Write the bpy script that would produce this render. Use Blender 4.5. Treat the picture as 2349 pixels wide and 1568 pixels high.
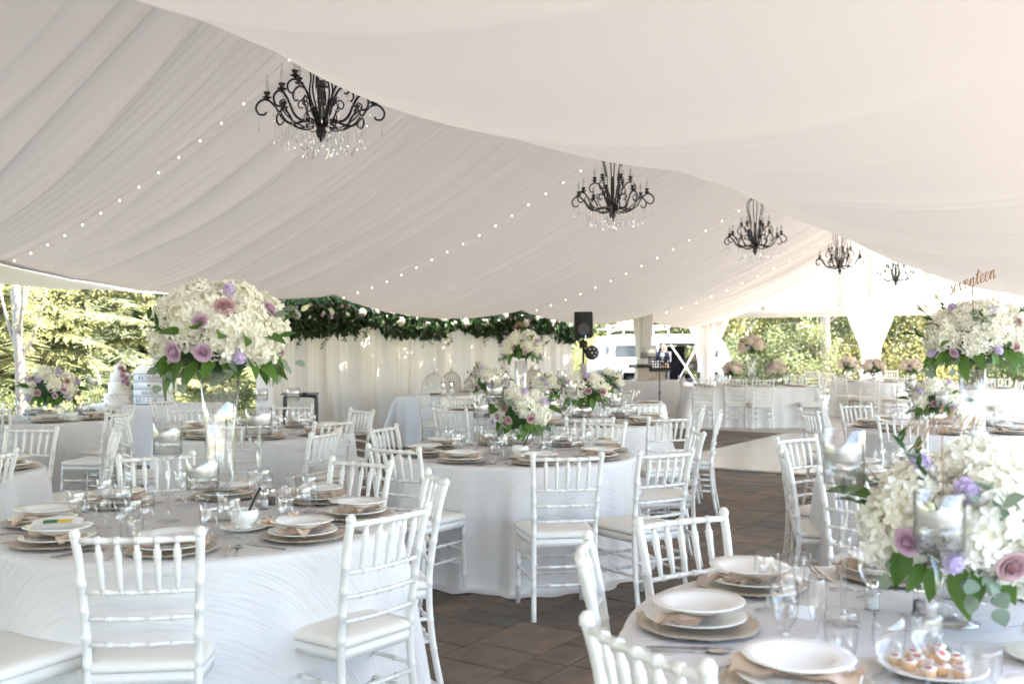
import bpy, math, random
import numpy as np
from mathutils import Vector, Matrix, Euler
R_ = math.radians
random.seed(7)
for o in list(bpy.data.objects): bpy.data.objects.remove(o)
S = bpy.context.scene
COL = S.collection

# ------------------------------------------------------------------ camera, sky, sun, exposure
EYE = 1.52
F = 2284.0            # focal length in units of the 2349-wide view used for measuring
CX, HY = 1174.5, 795.0
cd = bpy.data.cameras.new('camera'); cam = bpy.data.objects.new('camera', cd); COL.objects.link(cam)
cam.location = (0, 0, EYE); cam.rotation_euler = (R_(90), 0, 0)
cd.sensor_width = 36; cd.lens = 36*F/2349; cd.shift_y = 11/2349.0
cd.clip_start = .05; cd.clip_end = 2000
cd.dof.use_dof = True; cd.dof.focus_distance = 5.4; cd.dof.aperture_fstop = 3.2
S.camera = cam
SUN_DIR = Vector((0.72, 0.06, 1.0)).normalized()      # towards the sun: high on the right
w = bpy.data.worlds.new('World'); S.world = w; w.use_nodes = True
nt = w.node_tree; bg = nt.nodes['Background']
sky = nt.nodes.new('ShaderNodeTexSky'); sky.sky_type = 'NISHITA'; sky.sun_disc = False
sky.sun_elevation = math.asin(SUN_DIR.z); sky.sun_rotation = math.atan2(SUN_DIR.x, SUN_DIR.y)
nt.links.new(sky.outputs[0], bg.inputs[0]); bg.inputs[1].default_value = 0.15
sl = bpy.data.lights.new('sun', 'SUN'); so = bpy.data.objects.new('sun', sl); COL.objects.link(so)
sl.energy = 5.0; sl.angle = R_(0.53); sl.color = (1, .94, .86)
so.rotation_euler = SUN_DIR.to_track_quat('Z', 'Y').to_euler()
S.view_settings.view_transform = 'Standard'; S.view_settings.look = 'None'
S.view_settings.exposure = 3.42; S.view_settings.gamma = 1
S.view_settings.use_curve_mapping = False
cy = S.cycles
cy.use_denoising = True; cy.max_bounces = 12; cy.diffuse_bounces = 6; cy.glossy_bounces = 4
cy.transmission_bounces = 12; cy.transparent_max_bounces = 40
cy.caustics_reflective = False; cy.caustics_refractive = False
cy.sample_clamp_indirect = 6; cy.use_adaptive_sampling = True; cy.adaptive_threshold = 0.02

# ------------------------------------------------------------------ helpers
def at(xd, yd, z):
    """world point at height z seen at measured position (xd, yd)"""
    Y = (EYE - z)*F/(yd - HY)
    return Vector(((xd - CX)/F*Y, Y, z))
def atY(xd, Y, z=0): return Vector(((xd - CX)/F*Y, Y, z))
UA = math.atan2(1510, F); SU, CU = math.sin(UA), math.cos(UA)
def T(s, lat, z=0): return Vector((s*SU + lat*CU, s*CU - lat*SU, z))     # tent axes: along the ridge, across it
TENT_ROT = math.atan2(CU, SU)                                           # local x -> ridge direction
def proj(p): return (CX + F*p.x/p.y, HY + F*(EYE - p.z)/p.y)

class MB:
    def __init__(s): s.v = []; s.f = []; s.uv = None
    def quad(s, a, b, c, d):
        n = len(s.v); s.v += [tuple(a), tuple(b), tuple(c), tuple(d)]; s.f.append((n, n+1, n+2, n+3)); return s
    def box(s, c, d, M=None, bev=0):
        x, y, z = d[0]/2, d[1]/2, d[2]/2; n = len(s.v)
        if bev:
            b = bev
            pts = []
            for (dx, dy, dz) in [(x, y, z-b), (x-b, y-b, z), (x, y, -z+b), (x-b, y-b, -z)]:
                pts += [(-dx, -dy, dz), (dx, -dy, dz), (dx, dy, dz), (-dx, dy, dz)]
            fs = [(4,5,6,7), (15,14,13,12)]
            for i in range(4):
                j = (i+1) % 4
                fs += [(i, j, 4+j, 4+i), (8+i, 8+j, j, i), (12+i, 12+j, 8+j, 8+i)]
        else:
            pts = [(-x,-y,-z),(x,-y,-z),(x,y,-z),(-x,y,-z),(-x,-y,z),(x,-y,z),(x,y,z),(-x,y,z)]
            fs = [(3,2,1,0),(4,5,6,7),(0,1,5,4),(1,2,6,5),(2,3,7,6),(3,0,4,7)]
        for p in pts:
            p = Vector(p)
            if M is not None: p = M @ p
            s.v.append((p.x+c[0], p.y+c[1], p.z+c[2]))
        s.f += [tuple(i+n for i in f) for f in fs]; return s
    def tube(s, path, rad, n=8, cap=True, closed=False):
        P = [Vector(p) for p in path]; m = len(P)
        if not hasattr(rad, '__len__'): rad = [rad]*m
        base = len(s.v); up = None
        for i in range(m):
            if closed: t = P[(i+1) % m] - P[i-1]
            else: t = P[min(i+1, m-1)] - P[max(i-1, 0)]
            if t.length < 1e-9: t = Vector((0, 0, 1))
            t.normalize()
            if up is None:
                up = Vector((0, 0, 1)) if abs(t.z) < .9 else Vector((1, 0, 0))
            a = up - t*up.dot(t)
            if a.length < 1e-6: a = Vector((1, 0, 0)).cross(t)
            a.normalize(); b = t.cross(a); up = a
            for k in range(n):
                q = P[i] + (a*math.cos(2*math.pi*k/n) + b*math.sin(2*math.pi*k/n))*rad[i]
                s.v.append(tuple(q))
        L = m if closed else m-1
        for i in range(L):
            i2 = (i+1) % m
            for k in range(n):
                k2 = (k+1) % n
                s.f.append((base+i*n+k, base+i*n+k2, base+i2*n+k2, base+i2*n+k))
        if cap and not closed:
            s.f.append(tuple(base+k for k in reversed(range(n)))); s.f.append(tuple(base+(m-1)*n+k for k in range(n)))
        return s
    def lathe(s, prof, n=20, c=(0,0,0), cap0=False, cap1=False, M=None):
        base = len(s.v); m = len(prof)
        for (r, z) in prof:
            for k in range(n):
                a = 2*math.pi*k/n
                p = Vector((r*math.cos(a), r*math.sin(a), z))
                if M is not None: p = M @ p
                s.v.append((p.x+c[0], p.y+c[1], p.z+c[2]))
        for i in range(m-1):
            for k in range(n):
                k2 = (k+1) % n
                s.f.append((base+i*n+k, base+i*n+k2, base+(i+1)*n+k2, base+(i+1)*n+k))
        if cap0: s.f.append(tuple(base+k for k in reversed(range(n))))
        if cap1: s.f.append(tuple(base+(m-1)*n+k for k in range(n)))
        return s
    def ball(s, c, r, n=8, sq=(1,1,1)):
        prof = [(max(1e-4, r*math.sin(math.pi*i/(n//2+1))), -r*math.cos(math.pi*i/(n//2+1))) for i in range(n//2+2)]
        return s.lathe(prof, n, c, M=Matrix.Diagonal(sq))
    def add(s, o, M):
        n = len(s.v)
        s.v += [tuple(M @ Vector(p)) for p in o.v]; s.f += [tuple(i+n for i in f) for f in o.f]; return s
    def mesh(s, name, mats, smooth=True):
        me = bpy.data.meshes.new(name); me.from_pydata(s.v, [], s.f)
        if smooth: me.polygons.foreach_set('use_smooth', [True]*len(me.polygons))
        for m_ in (mats if isinstance(mats, (list, tuple)) else [mats]): me.materials.append(m_)
        me.update(); return me
    def build(s, name, mat, parent=None, loc=(0,0,0), rot=(0,0,0), smooth=True):
        return put(name, s.mesh(name, mat, smooth), parent, loc, rot)

def put(name, me, parent=None, loc=(0,0,0), rot=(0,0,0), sc=(1,1,1)):
    o = bpy.data.objects.new(name, me); COL.objects.link(o)
    o.location = loc; o.rotation_euler = rot
    o.scale = sc if hasattr(sc, '__len__') else (sc, sc, sc)
    if parent is not None: o.parent = parent
    return o
LABELS = {}
def tag(o, label, cat, group=None):
    n = 2; base = label
    LABELS.setdefault(base, []).append(o)
    o['label'] = label; o['category'] = cat
    if group: o['group'] = group
    return o
def empty(name, loc=(0,0,0), rz=0):
    o = bpy.data.objects.new(name, None); COL.objects.link(o); o.location = loc; o.rotation_euler = (0, 0, rz)
    o.empty_display_size = .1; return o
def struct(o): o['kind'] = 'structure'; return o
def stuff(o): o['kind'] = 'stuff'; return o
def npmesh(name, V, Fq, mats, smooth=True, uv=None):
    me = bpy.data.meshes.new(name)
    V = np.asarray(V, dtype=np.float32); Fq = np.asarray(Fq, dtype=np.int32); k = Fq.shape[1]
    me.vertices.add(len(V)); me.vertices.foreach_set('co', V.ravel())
    me.loops.add(Fq.size); me.loops.foreach_set('vertex_index', Fq.ravel())
    me.polygons.add(len(Fq)); me.polygons.foreach_set('loop_start', np.arange(0, Fq.size, k, dtype=np.int32))
    me.polygons.foreach_set('use_smooth', np.full(len(Fq), smooth))
    if uv is not None:
        l = me.uv_layers.new(name='UVMap'); l.data.foreach_set('uv', np.asarray(uv, dtype=np.float32)[Fq.ravel()].ravel())
    for m_ in (mats if isinstance(mats, (list, tuple)) else [mats]): me.materials.append(m_)
    me.update(calc_edges=True); me.validate(); return me
def gridfaces(nu, nv, closed_u=False):
    f = []
    i = np.arange(nu if closed_u else nu-1); j = np.arange(nv-1)
    I, J = np.meshgrid(i, j, indexing='ij'); I2 = (I+1) % nu
    return np.stack([I*nv+J, I2*nv+J, I2*nv+J+1, I*nv+J+1], -1).reshape(-1, 4)
def spline(pts, n=6):
    P = [Vector(p) for p in pts]; out = []
    for i in range(len(P)-1):
        p0 = P[max(i-1, 0)]; p1 = P[i]; p2 = P[i+1]; p3 = P[min(i+2, len(P)-1)]
        for k in range(n):
            t = k/n
            out.append(.5*((2*p1) + (p2-p0)*t + (2*p0-5*p1+4*p2-p3)*t*t + (3*p1-p0-3*p2+p3)*t**3))
    out.append(P[-1]); return out

# ------------------------------------------------------------------ materials
MATS = {}
def pr(name, col, rough=.5, metal=0, spec=.5, bump=None, var=None, sheen=0, sub=0, trans=0, coat=0, emit=None):
    m = bpy.data.materials.new(name); m.use_nodes = True; t = m.node_tree; b = t.nodes['Principled BSDF']
    b.inputs['Base Color'].default_value = (*col, 1); b.inputs['Roughness'].default_value = rough
    b.inputs['Metallic'].default_value = metal; b.inputs['Specular IOR Level'].default_value = spec
    if coat: b.inputs['Coat Weight'].default_value = coat; b.inputs['Coat Roughness'].default_value = .08
    if trans: b.inputs['Transmission Weight'].default_value = trans
    if emit: b.inputs['Emission Color'].default_value = (*emit[0], 1); b.inputs['Emission Strength'].default_value = emit[1]
    tc = t.nodes.new('ShaderNodeTexCoord')
    if var:      # (scale, amount, second colour)
        nz = t.nodes.new('ShaderNodeTexNoise'); nz.inputs['Scale'].default_value = var[0]; nz.inputs['Detail'].default_value = 4
        t.links.new(tc.outputs['Object'], nz.inputs['Vector'])
        mx = t.nodes.new('ShaderNodeMix'); mx.data_type = 'RGBA'
        mx.inputs[6].default_value = (*col, 1); mx.inputs[7].default_value = (*var[2], 1)
        mr = t.nodes.new('ShaderNodeMapRange'); mr.inputs[1].default_value = .35; mr.inputs[2].default_value = .7; mr.inputs[4].default_value = var[1]
        t.links.new(nz.outputs[0], mr.inputs[0]); t.links.new(mr.outputs[0], mx.inputs[0]); t.links.new(mx.outputs[2], b.inputs['Base Color'])
    if bump:     # (scale, strength)
        nz = t.nodes.new('ShaderNodeTexNoise'); nz.inputs['Scale'].default_value = bump[0]; nz.inputs['Detail'].default_value = 5
        t.links.new(tc.outputs['Object'], nz.inputs['Vector'])
        bp = t.nodes.new('ShaderNodeBump'); bp.inputs['Strength'].default_value = bump[1]; bp.inputs['Distance'].default_value = .01
        t.links.new(nz.outputs[0], bp.inputs['Height']); t.links.new(bp.outputs[0], b.inputs['Normal'])
    MATS[name] = m; return m
def cloth(name, col, tr, bump=None, var=.0):
    """thin fabric: diffuse reflection plus a share of light passing through"""
    m = bpy.data.materials.new(name); m.use_nodes = True; t = m.node_tree; t.nodes.clear()
    out = t.nodes.new('ShaderNodeOutputMaterial'); d = t.nodes.new('ShaderNodeBsdfDiffuse'); tl = t.nodes.new('ShaderNodeBsdfTranslucent')
    mx = t.nodes.new('ShaderNodeMixShader'); mx.inputs[0].default_value = tr
    d.inputs[0].default_value = (*col, 1); tl.inputs[0].default_value = (*col, 1)
    t.links.new(d.outputs[0], mx.inputs[1]); t.links.new(tl.outputs[0], mx.inputs[2]); t.links.new(mx.outputs[0], out.inputs[0])
    if bump:
        tc = t.nodes.new('ShaderNodeTexCoord'); mp = t.nodes.new('ShaderNodeMapping'); mp.inputs['Scale'].default_value = bump[0]
        t.links.new(tc.outputs[bump[2]], mp.inputs[0])
        nz = t.nodes.new('ShaderNodeTexNoise'); nz.inputs['Scale'].default_value = 1; nz.inputs['Detail'].default_value = 3; nz.inputs['Distortion'].default_value = .6
        t.links.new(mp.outputs[0], nz.inputs['Vector'])
        bp = t.nodes.new('ShaderNodeBump'); bp.inputs['Strength'].default_value = bump[1]; bp.inputs['Distance'].default_value = bump[3]
        t.links.new(nz.outputs[0], bp.inputs['Height']); t.links.new(bp.outputs[0], d.inputs['Normal'])
    MATS[name] = m; return m
def leafmat(name, col, col2, tr=.35, rough=.45):
    m = bpy.data.materials.new(name); m.use_nodes = True; t = m.node_tree; b = t.nodes['Principled BSDF']; out = t.nodes['Material Output']
    oi = t.nodes.new('ShaderNodeObjectInfo'); geo = t.nodes.new('ShaderNodeNewGeometry')
    tc = t.nodes.new('ShaderNodeTexCoord'); nz = t.nodes.new('ShaderNodeTexNoise'); nz.inputs['Scale'].default_value = 3
    t.links.new(tc.outputs['Object'], nz.inputs['Vector'])
    ad = t.nodes.new('ShaderNodeMath'); ad.operation = 'ADD'
    t.links.new(geo.outputs['Random Per Island'], ad.inputs[0]); t.links.new(oi.outputs['Random'], ad.inputs[1])
    m2 = t.nodes.new('ShaderNodeMath'); m2.operation = 'MULTIPLY_ADD'; m2.inputs[1].default_value = .4
    t.links.new(ad.outputs[0], m2.inputs[0]); 
    m3 = t.nodes.new('ShaderNodeMath'); m3.operation = 'MULTIPLY'; m3.inputs[1].default_value = .35
    t.links.new(nz.outputs[0], m3.inputs[0]); t.links.new(m3.outputs[0], m2.inputs[2])
    mx = t.nodes.new('ShaderNodeMix'); mx.data_type = 'RGBA'; mx.inputs[6].default_value = (*col, 1); mx.inputs[7].default_value = (*col2, 1)
    t.links.new(m2.outputs[0], mx.inputs[0]); t.links.new(mx.outputs[2], b.inputs['Base Color'])
    b.inputs['Roughness'].default_value = rough; b.inputs['Specular IOR Level'].default_value = .35
    tl = t.nodes.new('ShaderNodeBsdfTranslucent'); t.links.new(mx.outputs[2], tl.inputs[0])
    ms = t.nodes.new('ShaderNodeMixShader'); ms.inputs[0].default_value = tr
    t.links.new(b.outputs[0], ms.inputs[1]); t.links.new(tl.outputs[0], ms.inputs[2]); t.links.new(ms.outputs[0], out.inputs[0])
    MATS[name] = m; return m
def thinglass(name, tint=(.985,.985,.985), edge=(.26,.27,.27), gl=.85, rf=.9):
    """thin-walled clear glass: passes light, reflects more and darkens towards its edges"""
    m = bpy.data.materials.new(name); m.use_nodes = True; t = m.node_tree; t.nodes.clear()
    out = t.nodes.new('ShaderNodeOutputMaterial'); tr = t.nodes.new('ShaderNodeBsdfTransparent'); g = t.nodes.new('ShaderNodeBsdfGlossy')
    g.inputs['Roughness'].default_value = .03; g.inputs[0].default_value = (gl, gl, gl, 1)
    lw = t.nodes.new('ShaderNodeLayerWeight'); lw.inputs[0].default_value = .35
    mc = t.nodes.new('ShaderNodeMix'); mc.data_type = 'RGBA'; mc.inputs[6].default_value = (*tint, 1); mc.inputs[7].default_value = (*edge, 1)
    pw = t.nodes.new('ShaderNodeMath'); pw.operation = 'POWER'; pw.inputs[1].default_value = 2.8
    t.links.new(lw.outputs['Facing'], pw.inputs[0]); t.links.new(pw.outputs[0], mc.inputs[0]); t.links.new(mc.outputs[2], tr.inputs[0])
    pf = t.nodes.new('ShaderNodeMath'); pf.operation = 'POWER'; pf.inputs[1].default_value = 4.0; t.links.new(lw.outputs['Facing'], pf.inputs[0])
    lf = t.nodes.new('ShaderNodeMath'); lf.operation = 'MULTIPLY_ADD'; lf.inputs[1].default_value = rf; lf.inputs[2].default_value = .10; t.links.new(pf.outputs[0], lf.inputs[0])
    ms = t.nodes.new('ShaderNodeMixShader'); t.links.new(lf.outputs[0], ms.inputs[0])
    t.links.new(tr.outputs[0], ms.inputs[1]); t.links.new(g.outputs[0], ms.inputs[2]); t.links.new(ms.outputs[0], out.inputs[0])
    MATS[name] = m; return m

M_CHAIR = pr('chair_paint', (.76, .745, .71), .38, bump=(120, .05), var=(9, .35, (.66, .64, .60)))
M_CUSH = pr('ivory_vinyl', (.74, .71, .65), .45, bump=(60, .05))
M_PORC = pr('porcelain', (.82, .81, .77), .18, coat=.3)
M_CHARG = pr('champagne_charger', (.58, .49, .40), .35, metal=.25, bump=(90, .25), var=(14, .6, (.44, .37, .30)))
M_NAP = cloth('peach_napkin', (.70, .55, .44), .15)
M_STEEL = pr('steel', (.62, .60, .57), .22, metal=1)
M_GLASS = thinglass('clear_glass')
M_GLASSD = thinglass('far_glass', (.96, .96, .96), (.42, .43, .43))
M_WATER = thinglass('water', (.965, .965, .95), (.66, .66, .63), rf=.3)
M_SOLID = pr('solid_glass', (.98, 1, .99), .0, trans=1.0); M_SOLID.node_tree.nodes['Principled BSDF'].inputs['IOR'].default_value = 1.45
M_CRYSTAL = thinglass('crystal', (.9, .9, .9), (.30, .30, .30), gl=1.0, rf=1.0)
M_CRYSTAL.node_tree.nodes['Math.002'].inputs[2].default_value = .30
M_MERC = pr('mercury_glass', (.75, .72, .68), .12, metal=.9)
M_WAX = pr('candle_wax', (.70, .69, .65), .5)
M_FLAME = pr('flame', (1, .7, .3), .5, emit=((1, .62, .25), 14))
M_BLACK = pr('black_iron', (.012, .012, .014), .38, bump=(40, .1))
M_BLACKP = pr('black_plastic', (.018, .018, .02), .5)
M_GREYD = pr('dark_grey', (.09, .09, .095), .55)
M_WHITE = pr('white_paint', (.80, .80, .78), .35)
M_BULB = pr('lit_bulb', (1, .8, .5), .4, emit=((1, .72, .45), 1.6))
M_GOLD = pr('gold_acrylic', (.30, .18, .09), .4, metal=.1)
M_CREAM = pr('carved_cream', (.74, .70, .62), .45)
M_HYDB = cloth('hydrangea_blush', (.78, .66, .60), .3)
M_HYDC = pr('hydrangea_core', (.74, .72, .56), .8)
M_ROSE = cloth('mauve_rose', (.60, .40, .42), .25)
M_ROSE2 = cloth('lilac_rose', (.66, .47, .60), .25)
M_LIL = cloth('lilac_stock', (.62, .52, .74), .3)
M_BUD = pr('lisianthus_bud', (.66, .66, .40), .6)
M_HYD = leafmat('hydrangea_white', (.80, .78, .64), (.93, .92, .88), .22, .7)
M_LEAF = leafmat('salal_leaf', (.045, .12, .018), (.13, .24, .05), .3)
M_LEAFD = leafmat('ruscus_leaf', (.018, .055, .014), (.05, .12, .03), .2)
M_EUC = leafmat('eucalyptus_leaf', (.20, .27, .21), (.30, .36, .27), .2, .6)
M_STEM = pr('flower_stem', (.12, .2, .06), .6)
# ------------------------------------------------------------------ ground, patio of pavers, dance floor
def ground_material(name, c1, c2, scale, rough=.95, bump=.4):
    m = pr(name, c1, rough, spec=.2, var=(scale, .9, c2), bump=(scale*6, bump)); return m
lawn = MB(); N_ = 24
gv = [(-900, -60), (900, -60), (900, 1400), (-900, 1400)]
lawn.v = [(x, y, -.06) for x, y in gv]; lawn.f = [(0, 1, 2, 3)]
struct(lawn.build('lawn', ground_material('grass_ground', (.10, .13, .045), (.16, .16, .075), 1.4)))
mul = MB()
for i in range(40):
    a0, a1 = -4 + i*1.0, -3 + i*1.0
    w0 = -16.5 - 1.2*math.sin(i*.7)
    mul.quad(T(a0, -26, -.045), T(a0, w0, -.045), T(a1, -16.5-1.2*math.sin((i+1)*.7), -.045), T(a1, -26, -.045))
struct(mul.build('planting_bed', ground_material('bark_mulch', (.16, .10, .06), (.26, .18, .11), 5)))
drv = MB()
c0 = Vector((5.5, 32.5, -.05))
drv.quad((-9, 29.5, -.04), (40, 29.5, -.04), (40, 37, -.04), (-9, 37, -.04))
struct(drv.build('driveway', ground_material('pale_gravel', (.42, .38, .32), (.33, .30, .26), 9)))

ter = MB(); ter.quad(T(-22, 3.2, -.035), T(-22, 18, -.035), T(24, 18, -.035), T(24, 3.2, -.035)); ter.quad(T(-22, -16, -.035), T(-22, 3.2, -.035), T(-7.5, 3.2, -.035), T(-7.5, -16, -.035))
struct(ter.build('light_bounce_ground', ground_material('bounce_ground_grey', (.22, .21, .20), (.185, .178, .17), 3)))  # unseen ground, added to bounce neutral light onto the swag and near tables
def paver_mat(name, perobj):
    m = bpy.data.materials.new(name); m.use_nodes = True; t = m.node_tree; b = t.nodes['Principled BSDF']
    if perobj: r = t.nodes.new('ShaderNodeObjectInfo').outputs['Random']
    else: r = t.nodes.new('ShaderNodeNewGeometry').outputs['Random Per Island']
    cr = t.nodes.new('ShaderNodeValToRGB'); e = cr.color_ramp
    e.elements[0].position = 0; e.elements[0].color = (.108, .084, .063, 1); e.elements[1].position = 1; e.elements[1].color = (.082, .080, .070, 1)
    for p, c in ((.3, (.162, .112, .076)), (.5, (.106, .087, .066)), (.7, (.196, .136, .094)), (.85, (.128, .100, .074))):
        x = e.elements.new(p); x.color = (*c, 1)
    t.links.new(r, cr.inputs[0])
    tc = t.nodes.new('ShaderNodeNewGeometry'); nz = t.nodes.new('ShaderNodeTexNoise'); nz.inputs['Scale'].default_value = 7; nz.inputs['Detail'].default_value = 6
    t.links.new(tc.outputs['Position'], nz.inputs['Vector'])
    mx = t.nodes.new('ShaderNodeMix'); mx.data_type = 'RGBA'; mx.blend_type = 'MULTIPLY'; mx.inputs[0].default_value = .55
    t.links.new(cr.outputs[0], mx.inputs[6]); 
    c2 = t.nodes.new('ShaderNodeValToRGB'); c2.color_ramp.elements[0].position = .3; c2.color_ramp.elements[0].color = (.45, .45, .45, 1)
    c2.color_ramp.elements[1].position = .75; c2.color_ramp.elements[1].color = (1.5, 1.5, 1.5, 1)
    t.links.new(nz.outputs[0], c2.inputs[0]); t.links.new(c2.outputs[0], mx.inputs[7]); t.links.new(mx.outputs[2], b.inputs['Base Color'])
    n2 = t.nodes.new('ShaderNodeTexNoise'); n2.inputs['Scale'].default_value = 160; n2.inputs['Detail'].default_value = 4
    t.links.new(tc.outputs['Position'], n2.inputs['Vector'])
    bp = t.nodes.new('ShaderNodeBump'); bp.inputs['Strength'].default_value = .35; bp.inputs['Distance'].default_value = .004
    t.links.new(n2.outputs[0], bp.inputs['Height']); t.links.new(bp.outputs[0], b.inputs['Normal'])
    b.inputs['Roughness'].default_value = .62; b.inputs['Specular IOR Level'].default_value = .4
    return m
M_PAV, M_PAVM = paver_mat('paver_stone', True), paver_mat('paver_stone_mass', False)
pat = MB()
pat.quad(T(-8, -13.2, -.022), T(-8, 3.6, -.022), T(31, 3.6, -.022), T(31, -13.2, -.022))
patio = struct(pat.build('patio', pr('joint_sand', (.075, .065, .052), .95, bump=(60, .3))))
TABLES_XY = [(-1.34, 4.32), (1.15, 2.60), (.03, 7.05), (2.6, 5.6), (4.0, 9.2), (-2.25, 8.75), (-4.95, 10.5), (-3.75, 6.0), (.76, 10.1), (0.0, 12.2), (1.2, 13.4)]
rp = random.Random(11); cand = []
lat = -11.9; WID = (.20, .30, .20, .30, .30, .20, .40)
DFS0, DFS1, DFL0, DFL1 = 11.75, 17.0, -5.6, -.4
k = 0
while lat < 3.5:
    wd = rp.choice(WID); s = -5 + rp.random()*.4
    while s < 27.5:
        ln = rp.choice((.20, .30, .30, .40, .45)) if wd > .2 else rp.choice((.20, .30, .30))
        sc_, lc_ = s+ln/2, lat+wd/2; p = T(sc_, lc_)
        s += ln
        if p.y < 2.2 or p.y > 21: continue
        x, y = proj(p)
        if x < -150 or x > 2500 or y > 1750: continue
        if DFS0+.1 < sc_ < DFS1-.1 and DFL0+.1 < lc_ < DFL1-.1: continue
        hid = any((p.x-a)**2+(p.y-b)**2 < .72**2 for a, b in TABLES_XY)
        cand.append((p.y + (50 if hid else 0), p, ln, wd, sc_, lc_))
    lat += wd
def paver_geo(ln, wd, c=(0, 0, 0), M=None, mb=None):
    mb = mb or MB(); mb.box(c, (ln-.009, wd-.009, .05), M, bev=.004); return mb
cand.sort(key=lambda c: c[0])
# the 300 that show largest and lie in view become single pavers
near, far = [], []
for c in cand:
    x, y = proj(c[1])
    inview = 520 < x < 1960 and y < 1610 and c[0] < 40 and not (x > 1480 and y > 1330)
    (near if inview and len(near) < 300 else far).append(c)
PM = {}
RZ = Matrix.Rotation(TENT_ROT, 3, 'Z')
for c in near:
    key = (c[2], c[3])
    if key not in PM: PM[key] = paver_geo(*key).mesh('paver', M_PAV, False)
    put('paver', PM[key], patio, (c[1].x, c[1].y, -.025 + rp.uniform(-.0015, .0015)), (rp.uniform(-.004, .004), rp.uniform(-.004, .004), TENT_ROT))
fm = MB()
for c in far: paver_geo(c[2], c[3], (c[1].x, c[1].y, -.025 + rp.uniform(-.0015, .0015)), RZ, fm)
stuff(fm.build('paver_field', M_PAVM, patio, smooth=False))

pfl = MB(); pfl.quad(T(17.15, -9.2, .006), T(17.15, 3.4, .006), T(31, 3.4, .006), T(31, -9.2, .006))  # sunlit brightness of the far floor put into a pale colour
struct(pfl.build('sunlit_tone_floor', pr('sunlit_floor_tone', (.46, .42, .37), .45, var=(1.2, .6, (.38, .345, .30)), bump=(20, .1))))
# dance floor: glossy pale panels
def df_mat():
    m = pr('dance_floor_vinyl', (.62, .56, .50), .16, spec=.5, var=(.9, .5, (.55, .50, .45)), bump=(3, .02)); return m
M_DF = df_mat()
df = struct(MB().box((0, 0, .0045), (DFS1-DFS0, DFL1-DFL0, .009)).build('dance_floor', pr('floor_base', (.3, .28, .25), .6), None, T((DFS0+DFS1)/2, (DFL0+DFL1)/2), (0, 0, TENT_ROT), False))
nl, nw = 4, 4; pl, pw = (DFS1-DFS0)/nl, (DFL1-DFL0)/nw
dpm = MB().box((0, 0, 0), (pl-.004, pw-.004, .012), bev=.003).mesh('floor_panel', M_DF, False)
for i in range(nl):
    for j in range(nw):
        put('floor_panel', dpm, df, ((i+.5)*pl-(DFS1-DFS0)/2, (j+.5)*pw-(DFL1-DFL0)/2, .0155))
MB().box((0, 0, .008), (.05, DFL1-DFL0+.1, .016), bev=.005).build('edge_ramp', pr('ramp_metal', (.55, .52, .48), .35, metal=.6), df, (-(DFS1-DFS0)/2-.025, 0, 0))

# ------------------------------------------------------------------ the tent
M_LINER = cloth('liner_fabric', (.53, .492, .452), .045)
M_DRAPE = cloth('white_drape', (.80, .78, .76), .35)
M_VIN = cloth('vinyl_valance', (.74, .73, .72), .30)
tent = empty('wedding_tent', T(12, -5.2)); 
tag(tent, 'large white tent with draped fabric ceiling over the whole reception', 'tent')
def tp(*a, **k):           # part placed in world coordinates under the tent
    o = a[0]; o.parent = tent; o.location = Vector(o.location) - tent.location; return o
RL, TH, ZR, S_END = -5.2, 6.1, 4.85, 27.2
FR0, BAY = 6.2, 5.6
def swag(s):               # 0 on the frames, 1 mid-bay
    return np.abs(np.sin(np.pi*(s-FR0)/BAY))**.8
def left_z(s, t):
    z = ZR - .618*t + .0385*t*t
    e = np.clip((s-7)/7.5, 0, 1); e = e*e*(3-2*e)
    q = np.minimum(t, TH)/TH
    return z - .25*swag(s)*q**.9 - .22*e*q**2.5
def right_z(s, t):
    m = np.interp(s, [-8, 0, 1.5, 3.4, 5, 6.2, 6.9, 7.6, 8.5, 9.5, 11, 13, 15, 18, 21, 24, 27.2], [.472, .446, .413, .37, .434, .46, .462, .449, .429, .408, .39, .393, .4, .409, .417, .422, .428])
    z0 = 1.52 + m*(5.2-t)
    c1 = (ZR - (1.52 + m*5.2))/2.7**2
    return z0 + np.where(t < 2.7, c1, .13)*(np.minimum(t, 5.6)-2.7)**2 + np.maximum(t-5.6, 0)*(.4-.02*t)
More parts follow.
